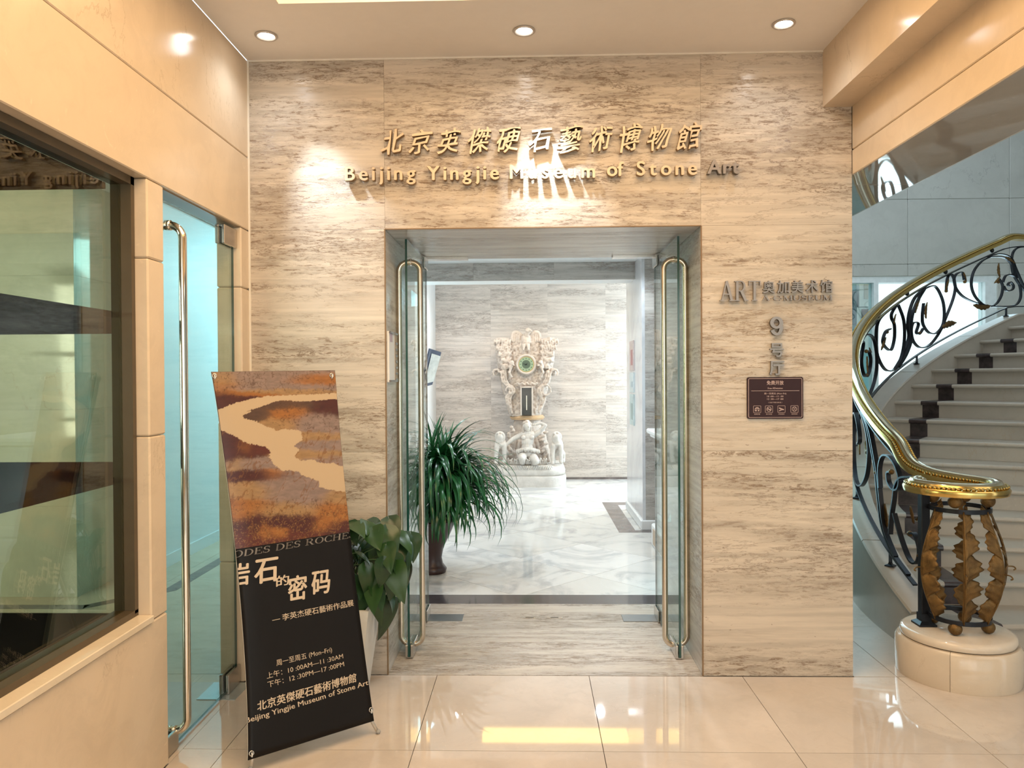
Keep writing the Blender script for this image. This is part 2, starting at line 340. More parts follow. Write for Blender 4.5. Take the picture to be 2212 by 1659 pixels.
# a small hand-drawn set of roman capitals with serifs (unit height), as overlapping strokes
def _pl(pts, w):
    out = []
    for (x0, y0), (x1, y1) in zip(pts, pts[1:]):
        dx, dy = x1 - x0, y1 - y0; L = math.hypot(dx, dy) or 1; nx, ny = -dy / L * w / 2, dx / L * w / 2
        out.append([(x0 + nx, y0 + ny), (x0 - nx, y0 - ny), (x1 - nx, y1 - ny), (x1 + nx, y1 + ny)])
    return out
def _bar(x, y0, y1, w): return [[(x - w / 2, y0), (x + w / 2, y0), (x + w / 2, y1), (x - w / 2, y1)]]
def _h(x0, x1, y, w): return [[(x0, y - w / 2), (x1, y - w / 2), (x1, y + w / 2), (x0, y + w / 2)]]
def _arc(cx, cy, rx, ry, a0, a1, thick, thin, n=16):
    out = []
    for i in range(n):
        q = []
        for a in (a0 + (a1 - a0) * i / n, a0 + (a1 - a0) * (i + 1) / n):
            r = math.radians(a); w_ = thin + (thick - thin) * abs(math.cos(r)); c_, s_ = math.cos(r), math.sin(r)
            q.append(((cx + rx * c_, cy + ry * s_), (cx + (rx - w_) * c_, cy + (ry - w_ * .8) * s_)))
        out.append([q[0][0], q[1][0], q[1][1], q[0][1]])
    return out
T_, t_, S_ = .15, .05, .045
def _sf(x, y, w=.34): return _h(x - w / 2, x + w / 2, y + (S_ / 2 if y < .5 else -S_ / 2), S_)
SER = {
 'A': (_pl([(.12, 0), (.42, 1)], t_ + .02) + _pl([(.42, 1), (.76, 0)], T_) + _h(.22, .64, .34, t_) + _sf(.12, 0, .26) + _sf(.76, 0, .34), .92),
 'R': (_bar(.18, 0, 1, T_) + _arc(.42, .74, .27, .26, -90, 90, T_ - .03, t_) + _h(.18, .44, .977, t_) + _h(.18, .44, .50, t_) + _pl([(.42, .5), (.72, 0)], T_) + _sf(.18, 0) + _sf(.76, 0, .24) + _sf(.14, 1, .26), .88),
 'T': (_bar(.40, 0, 1, T_) + _h(.04, .76, .975, t_) + _bar(.06, .78, 1, t_) + _bar(.74, .78, 1, t_) + _sf(.40, 0), .80),
 'C': (_arc(.45, .5, .41, .51, 48, 312, T_, t_) + _bar(.74, .68, .98, t_) + _bar(.74, .02, .24, t_), .82),
 'D': (_bar(.18, 0, 1, T_) + _arc(.36, .5, .48, .5, -90, 90, T_, t_) + _h(.08, .38, .977, t_) + _h(.08, .38, .023, t_), .90),
 'E': (_bar(.18, 0, 1, T_) + _h(.06, .66, .977, t_) + _h(.06, .70, .023, t_) + _h(.18, .5, .52, t_) + _bar(.65, .78, 1, t_) + _bar(.69, 0, .26, t_) + _bar(.5, .42, .62, t_), .78),
 'H': (_bar(.18, 0, 1, T_) + _bar(.72, 0, 1, T_) + _h(.18, .72, .52, t_) + _sf(.18, 0, .3) + _sf(.72, 0, .3) + _sf(.18, 1, .3) + _sf(.72, 1, .3), .92),
 'M': (_bar(.14, 0, 1, t_ + .02) + _pl([(.16, 1), (.50, .05)], T_) + _pl([(.50, .05), (.84, 1)], t_) + _bar(.86, 0, 1, T_) + _sf(.14, 0, .24) + _sf(.86, 0, .28) + _sf(.12, 1, .2) + _sf(.88, 1, .2), 1.04),
 'O': (_arc(.46, .5, .42, .51, 0, 360, T_, t_, 28), .92),
 'S': (_arc(.34, .735, .27, .275, 40, 270, T_ - .02, t_ + .03) + _arc(.34, .265, .29, .275, -140, 90, T_ - .02, t_ + .03) + _bar(.57, .70, .96, t_) + _bar(.07, .04, .3, t_), .70),
 'U': (_bar(.16, .28, 1, T_) + _bar(.72, .28, 1, t_ + .02) + _arc(.435, .3, .34, .31, 180, 360, T_, t_) + _sf(.16, 1, .3) + _sf(.72, 1, .24), .88),
 '9': (_arc(.42, .68, .37, .33, 0, 360, .21, .17, 28) + _arc(.42, .42, .37, .43, -158, 12, .21, .17, 20), .84),
 '.': (_arc(.14, .45, .09, .10, 0, 360, .09, .09, 12), .28), ' ': ([], .42)}
def serif(ch, extr):
    vs, fs = [], []; polys, adv = SER[ch]
    for pi_, pl in enumerate(polys):
        k = len(vs); n = len(pl); e_ = extr * (1 + .012 * (pi_ % 40)) + .000004 * pi_
        vs += [(x, y, e_) for x, y in pl] + [(x, y, -extr) for x, y in pl]
        fs += [tuple(range(k, k + n)), tuple(range(k + n, k + 2 * n))[::-1]] + [(k + i, k + (i + 1) % n, k + n + (i + 1) % n, k + n + i) for i in range(n)]
    return vs, fs, adv

# ------------------------------------------------------------------ the setting
XL, X1, X2, XB, XR = -1.472, -.758, .878, 1.501, 1.648
ZC, ZL, ZB, ZF = 3.2135, 2.327, 2.926, 2.577
ZJ = [0, .617, 1.332, 2.02, 2.7065, 3.2135]
TD = 1.0   # depth of the entrance passage
def panel(parent, mat, x0, x1, y0, y1, z0, z1, bev=.0005, name='stone_panel'):
    g = .0003 if bev < .002 else .0012; d = [x1 - x0, y1 - y0, z1 - z0]; k = d.index(min(d)); e = [g, g, g]; e[k] = 0
    return MB().box(x0 + e[0], x1 - e[0], y0 + e[1], y1 - e[1], z0 + e[2], z1 - e[2], bev).build(name, mat, parent)
# entrance wall: dark core with travertine panels
core = MB()
for a in ((XL, X1 - .03, .03, TD - .02, 0, ZC), (X2 + .03, XR - .01, .03, TD - .02, 0, ZC), (X1 - .03, X2 + .03, .03, TD - .02, ZL + .03, ZC)): core.box(*a)
wf = struct('wall_front', core, CREMAD)
for z0, z1 in ((0, 1.167), (1.167, ZL), (ZL, ZC)): panel(wf, TRAV, XL, X1, 0, .03, z0, z1)
panel(wf, TRAV, X1, X2, 0, .03, ZL, ZC)
for z0, z1 in ((0, 1.167), (1.167, ZL), (ZL, ZC)): panel(wf, TRAV, X2, XR, 0, .03, z0, z1)
for z0, z1 in ((0, 1.167), (1.167, ZL)):                                   # passage linings
    panel(wf, TRAVG, X1 - .03, X1, .03, TD, z0, z1); panel(wf, TRAVG, X2, X2 + .03, .03, TD, z0, z1)
    panel(wf, TRAVG, XR - .01, XR, .03, TD, z0, z1)
panel(wf, TRAVS, X1, X2, .03, TD, ZL, ZL + .03)
EDGE = simple('edge_stain', (.22, .13, .06), .5)
struct('trim_1', MB().box(X1 - .004, X1 + .002, -.003, .004, 0, ZL).box(X2 - .002, X2 + .004, -.003, .004, 0, ZL).box(X1, X2, -.003, .004, ZL - .002, ZL + .003), EDGE, 'brown resin line along the edges of the museum entrance')
CAULK = simple('white_sealant', (.78, .72, .62), .5)
struct('trim_2', MB().box(XL - .001, XL + .008, -.008, .001, 0, ZC).box(XL, XB, -.007, .001, ZC - .008, ZC), CAULK, 'thin white sealant line around the entrance wall')

# left wall: window_1 and door_1 openings
LW = .13; xb = XL - LW
wl = struct('wall_left', MB().box(xb + .01, XL - .02, -5.5, -1.055, 0, .60).box(xb + .01, XL - .02, -5.5, 0, ZL + .02, ZC).box(xb + .01, XL - .02, -1.02, -.93, 0, ZL + .02)
            .box(xb + .01, XL - .02, -.095, .02, 0, ZL + .02).box(xb + .01, xb + .02, -.9, 0, ZL + .02, 2.5), CREMAD)
bv = .006
for z0, z1 in zip(ZJ[:-1], ZJ[1:]):
    if z0 < 2.0 - .1 or z0 == 2.02:
        zz = min(z1, ZL)
        if z0 >= .6: panel(wl, CREMA, xb, XL, -1.045, -.915, z0, zz, bv)
        panel(wl, CREMA, xb, XL, -.107, 0, z0, zz, bv)
panel(wl, CREMA, xb, XL, -5.5, -.915, 0, .617, bv)
panel(wl, CREMA, xb, XL, -5.5, 0, ZL, 2.7065, .004); panel(wl, CREMA, xb, XL, -5.5, -2.6, 2.7065, ZC, .004); panel(wl, CREMA, xb, XL, -2.6, 0, 2.7065, ZC, .004)
# window_1
w1 = struct('window_1', MB().box(xb, XL - .05, -1.07, -1.045, .655, ZL).box(xb, XL - .05, -5.5, -1.045, ZL - .03, ZL).box(xb, XL - .05, -5.5, -1.045, .642, .667), DARKF, 'large fixed window with a dark bronze frame in the cream stone wall')
o = MB().box(XL - .06, XL + .012, -5.5, -1.045, .617, .643, .003).build('window_sill', crema('sill_stone', base=(.74, .64, .49), rough=.15), w1)
o = MB().box(-1.572, -1.562, -5.5, -1.07, .667, ZL - .03).build('glass_pane', GLASSD, w1)
# stone door reveal, glass door
struct('trim_3', MB().box(xb, XL - .02, -.915, -.107, ZL - .004, ZL), CREMAD)
# ceiling with the lit tray
tx0, tx1, ty0, ty1 = -1.11, 1.22, -3.75, -.585
ce = MB()
for a in ((XL, tx0, -8, .03), (tx1, XB + .02, -8, .03), (tx0, tx1, ty1, .03), (tx0, tx1, -8, ty0)): ce.box(a[0], a[1], a[2], a[3], ZC, ZC + .1)
ce.box(XB, 7, -8, 0, 4.2, 4.3)
ceil = struct('ceiling', ce, PLAST)
struct('ceiling_tray', MB().box(tx0 - .05, tx1 + .05, ty0 - .05, ty1 + .05, 3.62, 3.66).box(tx0 - .05, tx0, ty0, ty1, ZC + .1, 3.62).box(tx1, tx1 + .05, ty0, ty1, ZC + .1, 3.62).box(tx0, tx1, ty1, ty1 + .05, ZC + .1, 3.62).box(tx0, tx1, ty0 - .05, ty0, ZC + .1, 3.62), simple('cove_paint', (.85, .72, .42), .6), 'recessed ceiling tray painted cream and lit by warm light')
# boxed beam and stone fascia on the right
struct('ceiling_beam', MB().box(XB, XR, -8, 0, ZB, ZC + .05), CREMA, 'boxed cream beam under the ceiling above the stair hall opening')
wr = struct('wall_right', MB().box(XR + .02, 2.05, -8, TD, ZF + .02, 4.2).box(XR + .02, 2.05, TD, 5.99, ZF + .02, 4.2), CREMAD)
for z0, z1 in ((ZF, 2.7065), (2.7065, ZB + .3)):
    for y0, y1 in ((-6, -2.6), (-2.6, 0)): panel(wr, CREMA, XR, XR + .03, y0, y1, z0, z1, .004)
for y0, y1 in ((-6, -2.9), (-2.9, .2), (.2, 3.1), (3.1, 5.99)): panel(wr, SOFFST, XR + .001, 2.065, y0, y1, ZF - .001, ZF + .03, .002)
panel(wr, GREYST, 2.05, 2.075, -6, 5.99, ZF, 4.2)
# lobby floor tiles
fl = struct('floor', MB().box(-1.6, 9, -8, 1.2, -.10, -.02).box(2.0, 9, 1.2, 6, -.10, -.02).box(-6.5, -1.6, -6, 5.5, -.1, -.02).box(-1.6, 6, 1.2, 7.6, -.10, -.02), DARKGAP)
def clip(poly, a, b, c):          # keep a*x+b*y<=c
    out = []
    for i in range(len(poly)):
        p_, q = poly[i], poly[(i + 1) % len(poly)]; dp, dq = a * p_[0] + b * p_[1] - c, a * q[0] + b * q[1] - c
        if dp <= 0: out.append(p_)
        if dp * dq < 0: t = dp / (dp - dq); out.append((p_[0] + t * (q[0] - p_[0]), p_[1] + t * (q[1] - p_[1])))
    return out
def tiles(mat, rect, size, ang=0, org=(0, 0), gap=.0015, name='floor_tile'):
    x0, x1, y0, y1 = rect; c_, s_ = math.cos(ang), math.sin(ang); n = int(max(x1 - x0, y1 - y0) / size * 1.5) + 3; h = size / 2 - gap
    for i in range(-n, n):
        for j in range(-n, n):
            cx, cy = org[0] + size * (i * c_ - j * s_), org[1] + size * (i * s_ + j * c_)
            pl = [(cx + a * h * c_ - b * h * s_, cy + a * h * s_ + b * h * c_) for a, b in ((-1, -1), (1, -1), (1, 1), (-1, 1))]
            for a, b, c in ((-1, 0, -x0), (1, 0, x1), (0, -1, -y0), (0, 1, y1)):
                pl = clip(pl, a, b, c)
                if len(pl) < 3: break
            if len(pl) >= 3:
                ar = abs(sum(p_[0] * q[1] - q[0] * p_[1] for p_, q in zip(pl, pl[1:] + pl[:1]))) / 2
                if ar > .004: MB().prism(pl, -.02, 0).build(name, mat, fl)
tiles(CREMAF, (XL, 6.0, -4.1, 0), .79, 0, (-.105, -.40))
for k in range(6):
    MB().box(-1.47 + k * 1.6, .12 + k * 1.6, -8, -4.1, -.02, 0).build('floor_tile', CREMAF, fl)
tiles(CREMAF, (XR + .005, 6.0, 0, 6), .79, 0, (-.105, .39))
MB().box(X1, X2, 0, 1.235, -.02, .0).build('threshold_slab', TRAVF, fl)
MB().box(-1.46, 1.62, 1.235, 1.45, -.02, 0).build('dark_border_strip', DSTRIP, fl)
tiles(MARB, (-1.46, 3.0, 1.45, 7.54), .80, PI / 4, (-.1, 3.1))
tiles(CREMA, (-6.2, xb + .02, -5.8, 4.9), 1.2, 0, (-2.2, -.6))
MB().box(-6.2, XL - .001, -.915, -.107, -.019, .0005).build('threshold_slab', CREMAF, fl)
MB().box(-6.2, -3.05, 1.10, 1.19, -.019, .001).build('dark_border_strip', DGREY, fl)
MB().prism([(-3.05, 1.10), (-2.62, 1.55), (-2.62, 4.9), (-2.72, 4.9), (-2.72, 1.60), (-3.09, 1.19)], -.019, .001).build('dark_border_strip', DGREY, fl)
pb = [(.865, 3.62), (.865, 5.42), (2.2, 5.42), (2.2, 3.62)]
o = MB()
for a in ((.865, 1.04, 3.60, 5.42), (1.04, 2.2, 3.60, 3.735 - .03), (1.04, 2.2, 5.22, 5.42)): o.box(*a, -.019, .001)
o.build('dark_border_strip', DGREY, fl)

# hall behind the entrance
TRAVH = travertine('travertine_hall', light=(.74, .665, .60), mid=(.60, .53, .475), dark=(.28, .22, .18), dens=.75, rough=.3)
hb = struct('wall_back', MB().box(-1.6, 3.2, 7.57, 7.65, 0, 3.2), CREMAD)
xs = [-1.459] + [at(p_, 900, 'y', 7.54)[0] for p_ in (1061, 1184, 1309)] + [2.35, 3.1]
for a, b in zip(xs[:-1], xs[1:]): panel(hb, TRAVH, a, b, 7.54, 7.57, .03, 3.0)
struct('baseboard_back', MB().box(-1.459, 3.0, 7.525, 7.54, 0, .03), DGREY)
struct('wall_hall_left', MB().box(-1.60, -1.459, TD, 7.57, 0, 3.0).box(-1.6, X1 - .03, TD - .02, TD, 0, 3.0), simple('hall_plaster', (.72, .71, .69), .5, var=.03))
struct('wall_hall_entrance', MB().box(X1 - .04, X2 + .04, TD, TD + .02, ZL + .03, 3.0).box(X2 + .03, XR, TD, TD + .02, 0, 3.0), WHITE)
wh = struct('wall_hall_right', MB().box(1.62, 1.72, TD, 3.75, 0, 3.0), CREMAD)
for a, b in ((TD + .02, 2.3), (2.3, 3.73)): panel(wh, TRAVG, 1.59, 1.62, a, b, 0, 2.79)
struct('ceiling_hall', MB().box(-1.46, 1.7, TD, 4.25, 2.79, 2.85).box(-1.46, 3.0, 4.6, 7.57, 2.985, 3.05), WHITE)
bm_ = struct('ceiling_beam', MB().box(-1.459, 3.0, 4.24, 4.62, 2.61, 3.1), WHITE, 'travertine faced beam across the hall ceiling')
for a, b in ((-1.459, -.62), (-.62, .25), (.25, 1.12)): panel(bm_, TRAVG, a, b, 4.215, 4.24, 2.60, 2.80)
pl_ = struct('pillar', MB().box(1.15, 1.9, 3.76, 4.93, 0, 2.98), CREMAD, 'square marble pillar standing on the dark border of the hall floor')
panel(pl_, marble('pillar_marble', base=(.74, .76, .80), vein=(.62, .65, .70), rough=.15), 1.12, 1.15, 3.728, 4.958, .1, 2.98)
panel(pl_, TRAVG, 1.15, 1.9, 3.728, 3.76, .1, 2.79)
MB().box(1.10, 1.9, 3.71, 4.97, 0, .1, .01).build('plinth', WHITE, pl_)
struct('wall_hall_window', MB().box(3.0, 3.1, 3.7, 4.8, 0, 3.2).box(3.0, 3.1, 4.8, 7.6, 2.7, 3.2).box(3.0, 3.1, 4.8, 7.6, 0, .4), WHITE)
w2 = struct('window_2', MB().box(3.02, 3.06, 4.8, 4.86, .4, 2.7).box(3.02, 3.06, 6.15, 6.21, .4, 2.7).box(3.02, 3.06, 7.5, 7.56, .4, 2.7), WHITE)
MB().box(3.035, 3.045, 4.86, 7.5, .4, 2.7).build('glass_pane', GLASS, w2)
a0, a1 = at(1045, 1575, 'z', -2.985), at(1360, 1605, 'z', -2.985)
tag(MB().box(a0.x, a1.x, min(a0.y, a1.y), max(a0.y, a1.y) + .0, 2.965, 2.984, .003).build('ceiling_light_panel', WARMP), 'warm yellow light panel in the hall ceiling behind the beam', 'light')

# side room behind the left wall
SIDEW = simple('cyan_lit_plaster', (.80, .82, .82), .5, var=.01)
struct('wall_side_room', MB().box(-3.15, -3.03, 1.95, 5, 0, 3.2).box(-3.2, -1.55, 4.9, 5, 0, 3.2).box(-1.63, xb - .002, .03, 4.9, 0, 3.2), SIDEW)
struct('baseboard_side_room', MB().box(-3.03, -3.015, 1.95, 4.9, 0, .10), WHITE)
o = MB().box(-3.03, -3.022, 3.30, 3.37, .30, .42, .002).build('wall_socket', simple('socket_plastic', (.55, .66, .68), .4)); tag(o, 'small socket plate low on the side room wall', 'socket')
sp = struct('pillar', MB().box(-6.0, -3.28, 1.40, 1.96, 0, 3.2), CREMAD, 'wide polished marble pier in the side room behind the display window')
SIDEST = crema('side_room_stone', base=(.52, .53, .43), rough=.06, var=.12, spec=.7)
for z0, z1 in ((0, .652), (.652, 1.341), (1.341, 2.30), (2.30, 3.0)):
    panel(sp, SIDEST, -6.0, -4.6, 1.376, 1.40, z0, z1); panel(sp, SIDEST, -4.6, -3.255, 1.376, 1.40, z0, z1); panel(sp, SIDEST, -3.28, -3.255, 1.40, 1.96, z0, z1)
struct('ceiling_side_room', MB().box(-6.2, xb, -6, 5, 3.0, 3.1), WHITE)
struct('wall_side_room_far', MB().box(-6.3, -6.2, -6, 5, 0, 3.1).box(-6.3, -4.6, -6.1, -6, 0, 3.1), SIDEW)

# stair hall shell
BY = 6.0
sw = struct('wall_stair_hall', MB().box(2.07, 9, BY + .03, BY + .2, 2.84, 6).box(6.045, 9, BY + .03, BY + .2, 0, 2.84).box(2.07, 3.9, BY + .03, BY + .2, 0, 2.84), CREMAD)
for z0, z1 in ((2.84, 2.995), (2.995, 3.835), (3.835, 6)):
    for x0, x1 in ((2.07, 3.6), (3.6, 4.9), (4.9, 6.2), (6.2, 9)): panel(sw, GREYST, x0, x1, BY, BY + .03, z0, z1, .006)
for x0, x1 in ((6.045, 7.5), (7.5, 9)): panel(sw, GREYST, x0, x1, BY, BY + .03, 0, 2.84)
panel(sw, GREYST, 2.07, 3.9, BY, BY + .03, 0, 2.84)
struct('wall_stair_hall_far', MB().box(9, 9.1, -4, 6.2, 0, 6), GREYST); struct('ceiling_stair_hall', MB().box(2.05, 9.1, 0, 6.2, 6, 6.1).box(7.0, 9.1, -4, 0, 4.2, 6.1).box(2.05, 7, -.1, 0, 4.2, 6.1), WHITE)
FRW = simple('window_frame_white', (.78, .84, .86), .35)
w3 = struct('window_3', MB().box(3.9, 6.045, BY + .02, BY + .18, 2.76, 2.84), FRW, 'bright full-height window behind the stair railing')
for x0, x1 in ((3.9, 3.96), (4.47, 4.53), (5.90, 6.045)): MB().box(x0, x1, BY + .02, BY + .18, 0, 2.76).build('window_frame', FRW, w3)
MB().box(4.53, 5.90, BY + .09, BY + .10, 0, 2.76).build('glass_pane', GLASS, w3); MB().box(3.96, 4.47, BY + .09, BY + .10, 0, 2.76).build('glass_pane', GLASS, w3)
cyw = simple('corridor_blue_paint', (.25, .55, .64), .4)
struct('wall_corridor', MB().box(3.2, 4.86, 6.9, 7.0, 0, 3.4).box(3.15, 3.25, 6.2, 7.0, 0, 3.4), cyw)
nb = empty('notice_cabinet', (4.72, 6.85, 1.9), 'pale blue notice cabinet with framed prints seen through the stair window', 'cabinet')
def nbox(name, mat, px0, px1, py0, py1, ya, yb_):
    p_, q = at(px0, py0, 'y', ya), at(px1, py1, 'y', ya); return MB().box(p_.x, q.x, ya, yb_, q.z, p_.z, .004).build(name, mat, nb)
nbox('case', FRW, 1856, 1896, 602, 662, 6.80, 6.895); nbox('picture', GREYST, 1867, 1883, 612, 646, 6.785, 6.80); nbox('lower_case', FRW, 1850, 1884, 664, 760, 6.82, 6.895); nbox('picture', DGREY, 1862, 1880, 668, 690, 6.80, 6.82)
nbox('side_panel', simple('cabinet_grey', (.12, .2, .24), .4), 1843, 1851, 628, 700, 6.80, 6.895)

# lobby behind the camera, closed by a glazed front
struct('wall_rear', MB().box(XL, 9, -8.1, -8, 0, .25).box(XL, 9, -8.1, -8, 3.0, 4.3).box(XL - .2, XL, -8.1, -5.5, 0, ZC), CREMA)
w4 = struct('window_4', MB().box(-1.4, 9, -8.06, -8.0, .25, .32).box(-1.4, 9, -8.06, -8.0, 2.94, 3.0), DARKF)
for i in range(7): MB().box(-1.45 + i * 1.5, -1.38 + i * 1.5, -8.06, -8.0, .25, 3.0).build('mullion', DARKF, w4)
MB().box(-1.4, 9, -8.035, -8.03, .3, 2.95).build('glass_pane', GLASS, w4)
struct('wall_lobby_right', MB().box(7.0, 7.1, -8, -4, 0, 4.3), CREMA)
# arched window of the side room (its mirror image shows in the polished pier)
def arch(x0, x1, z0, z1, n=10):
    r = (x1 - x0) / 2; cx = (x0 + x1) / 2; return [(x0, z0), (x1, z0)] + [(cx + r * math.cos(PI * i / n), z1 - r + r * math.sin(PI * i / n)) for i in range(n + 1)]
w5 = struct('window_5', MB().box(-6.19, -4.5, -6.08, -6.04, 0, .05), WHITE)
for x0, x1 in ((-4.6, -4.5), (-3.9, -3.82), (-3.2, -3.12), (-2.5, -2.4), (-1.75, -1.62)): MB().box(x0, x1, -6.08, -6.0, 0, 3.0).build('mullion', WHITE, w5)
MB().box(-4.5, -1.62, -6.045, -6.04, 0, 3.0).build('glass_pane', GLASS, w5)
hedge = MB()
for k in range(26): hedge.ball((-8 + k * .35 + random.uniform(-.2, .2), -9.5 + random.uniform(-.5, .5), 1.0 + random.uniform(-.3, .9)), random.uniform(.5, .9), seg=9, rings=6)
tag(hedge.build('garden_shrubs', simple('shrub_green', (.06, .22, .04), .7, 0, .6, 8, .4), smooth=True), 'green shrubs outside the side room window', 'shrub', kind='stuff')

# ------------------------------------------------------------------ display boards behind window_1
db = empty('display_shelf', (-2.4, -2.5, .65), 'tall black glossy display shelf unit standing behind the bronze-framed window', 'shelf')
for z, ye in ((2.276, -1.13), (1.80, -.10), (1.166, -.53), (.652, -1.09)):
    MB().prism([(-4.6, -5.4), (-1.585, -5.4), (-1.585, min(-1.10, ye)), (min(-1.59, -.5425 * (ye + 3.9)), ye), (-4.6, ye)], z - .012, z + .012).build('shelf_board', BOARD, db)
for y in (-5.3, -3.9): MB().box(-4.55, -4.45, y, y + .08, 0, 2.29).build('upright', BOARD, db)
MB().box(-1.66, -1.615, -5.4, -5.3, 0, 2.29).build('upright', BOARD, db)

# ------------------------------------------------------------------ glass doors
def rring(cx, y, z0, z1, half, r, n=8):     # rounded loop in the xz plane
    pts = []
    for (x, z, a0) in ((cx + half - r, z1 - r, 0), (cx - half + r, z1 - r, 90), (cx - half + r, z0 + r, 180), (cx + half - r, z0 + r, 270)):
        for i in range(n + 1): a = math.radians(a0 + 90 * i / n); pts.append((x + r * math.cos(a), y, z + r * math.sin(a)))
    return pts
def glass_leaf(root, x, y0, y1, z0, z1, th=.012):
    o = MB().box(x - th / 2, x + th / 2, y0, y1, z0, z1).build('glass_pane', GLASS, root)
    o.data.materials.append(GLASSE)
    for p_ in o.data.polygons:
        if abs(p_.normal.x) < .5: p_.material_index = 1
    return o
def patch(root, name, x, y0, y1, z0, z1, hw=.022):
    m = MB().box(x - hw, x - .007, y0, y1, z0, z1, .003).box(x + .007, x + hw, y0, y1, z0, z1, .003).box(x - .007, x + .007, y0 + .004, y1 - .004, z0 if z0 < 1 else z1 - .012, (z0 + .012) if z0 < 1 else z1)
    return m.build(name, CHROME, root)
for x, lab in ((-.684, 'open glass door leaf beside the broad-leaved plant, with a full-height tubular handle'), (.803, 'open glass door leaf on the side of the brown opening-hours plaque, with a full-height tubular handle')):
    d = empty('glass_door', (x, .93, 0), lab, 'door', 'glass doors of the museum entrance')
    glass_leaf(d, x, .215, .985, .012, 2.315)
    h = MB().tube(rring(x, .33, .045, 2.205, .060, .052), .0165, 14, closed=True); ho = h.build('handle', STEEL, d, True)
    MB().tube([(x - .012, .33, .045), (x + .012, .33, .045)], .021, 14).tube([(x - .012, .33, 2.205), (x + .012, .33, 2.205)], .021, 14).build('handle_collar', STEELP, ho, True)
    patch(d, 'corner_patch', x, .22, .40, .004, .075); patch(d, 'pivot_patch', x, .83, .99, 2.25, 2.325, .016); patch(d, 'pivot_patch', x, .83, .99, .004, .075, .016)
    MB().box(x - .05 if x < 0 else x - .28, x + .28 if x < 0 else x + .05, .90, .97, 2.312, 2.3265).build('overhead_pivot_plate', CHROME, d)
for x0, x1, lab in ((-.73, -.45, 'steel floor pivot cover plate under the glass door leaf beside the plants'), (.575, .855, 'steel floor pivot cover plate under the glass door leaf nearer the plaque')):
    tag(MB().box(x0, x1, .862, 1.00, -.004, .0035, .001).build('floor_plate', simple('dull_plate', (.22, .24, .25), .35, .6)), lab, 'floor plate', 'floor pivot plates')
for x0, x1, lab in ((-.077, .035, 'slim steel bolt socket in the threshold, nearer the palm'), (.085, .195, 'slim steel bolt socket in the threshold, nearer the plaque side')):
    k = empty('bolt_socket', (x0, .94, 0), lab, 'floor plate', 'floor bolt sockets')
    MB().box(x0, x1, .925, .95, -.002, .003, .001).build('plate', CHROME, k); MB().box(x0 + .03, x1 - .03, .932, .943, .002, .0035).build('slot', DARKGAP, k)
d = empty('glass_door', (-1.50, -.14, 0), 'closed glass door in the cream side wall with a bent steel pull handle', 'door')
glass_leaf(d, -1.515, -.905, -.118, .012, 2.29)
ht, hb_ = at(372, 478, 'y', -.79).z - .0165, at(375, 1587, 'y', -.79).z + .0165
ho = MB().tube(rring(-1.515, -.79, hb_, ht, .060, .055), .0165, 14, closed=True).build('handle', STEELP, d, True)
MB().tube([(-1.527, -.79, hb_), (-1.503, -.79, hb_)], .021, 14).tube([(-1.527, -.79, ht), (-1.503, -.79, ht)], .021, 14).build('handle_collar', STEELP, ho, True)
patch(d, 'corner_patch', -1.515, -.90, -.79, .004, .085, .024); patch(d, 'pivot_patch', -1.515, -.27, -.115, .004, .10, .024); patch(d, 'pivot_patch', -1.515, -.27, -.115, 2.215, 2.31, .024)
tag(MB().box(-1.63, -1.44, -.32, -.115, -.002, .004, .001).build('floor_plate', simple('plate_pale', (.45, .52, .54), .3, .5)), 'steel floor plate under the hinge of the closed side door', 'floor plate')

# ------------------------------------------------------------------ downlights
for (px, py, lab) in ((575, 76, 'round recessed downlight nearest the cream side wall'), (1132, 65, 'round recessed downlight above the middle of the sign lettering'), (1693, 50, 'round recessed downlight nearest the boxed beam')):
    c = at(px, py, 'z', ZC); t = empty('downlight', (c.x, c.y, ZC), lab, 'downlight', 'recessed downlights above the entrance wall')
    MB().lathe([(.040, -.001), (.052, -.001), (.054, -.006), (.050, -.010), (.042, -.008), (.038, .0), (.036, .004), (.040, -.001)], c.x, c.y, ZC, 28).build('trim_ring', LAMPT, t, True)
    MB().lathe([(0, -.004), (.030, -.004), (.032, -.001)], c.x + .004, c.y, ZC, 24).build('lamp', LAMPE, t, True)

# ------------------------------------------------------------------ wall lettering
def put(ch, cx, cz, wdt, hgt, root, mat, name, y0=-.040, y1=-.012, bold=0., shear=0., rot=0., ser=False, base=False):
    """glyph fitted to wdt x hgt around (cx, cz) standing proud of the entrance wall"""
    if ser: vs, fs, adv = serif(ch, .5)
    else: vs, fs = glyph(ch, bold, .5, 4, 0)
    a, b, c, d = bbox(vs); s = hgt / (d - c); sx = (wdt / (b - a)) if wdt else s; cr, sr = math.cos(rot), math.sin(rot); out = []
    for x, y, z in vs:
        u, v = (x - (a + b) / 2) * sx, (y - (c + d) / 2) * s
        if shear: u += v * shear * .6 + .05 * hgt * math.sin(v / hgt * 6); v += u * shear * .7 + .03 * hgt * math.sin(u / hgt * 7)
        out.append((cx + u * cr - v * sr, y0 + (.5 - z) * (y1 - y0), cz + u * sr + v * cr))
    o = MB().add(out, fs).build(name, mat, root); o.data.materials.append(LSIDE if mat is BRASSL else BSIDE)
    for p_ in o.data.polygons:
        if abs(p_.normal.y) < .5: p_.material_index = 1
    return o
s1 = empty('chinese_sign_lettering', (.05, 0, 2.77), 'large raised metal Chinese characters naming the museum above the entrance', 'lettering')
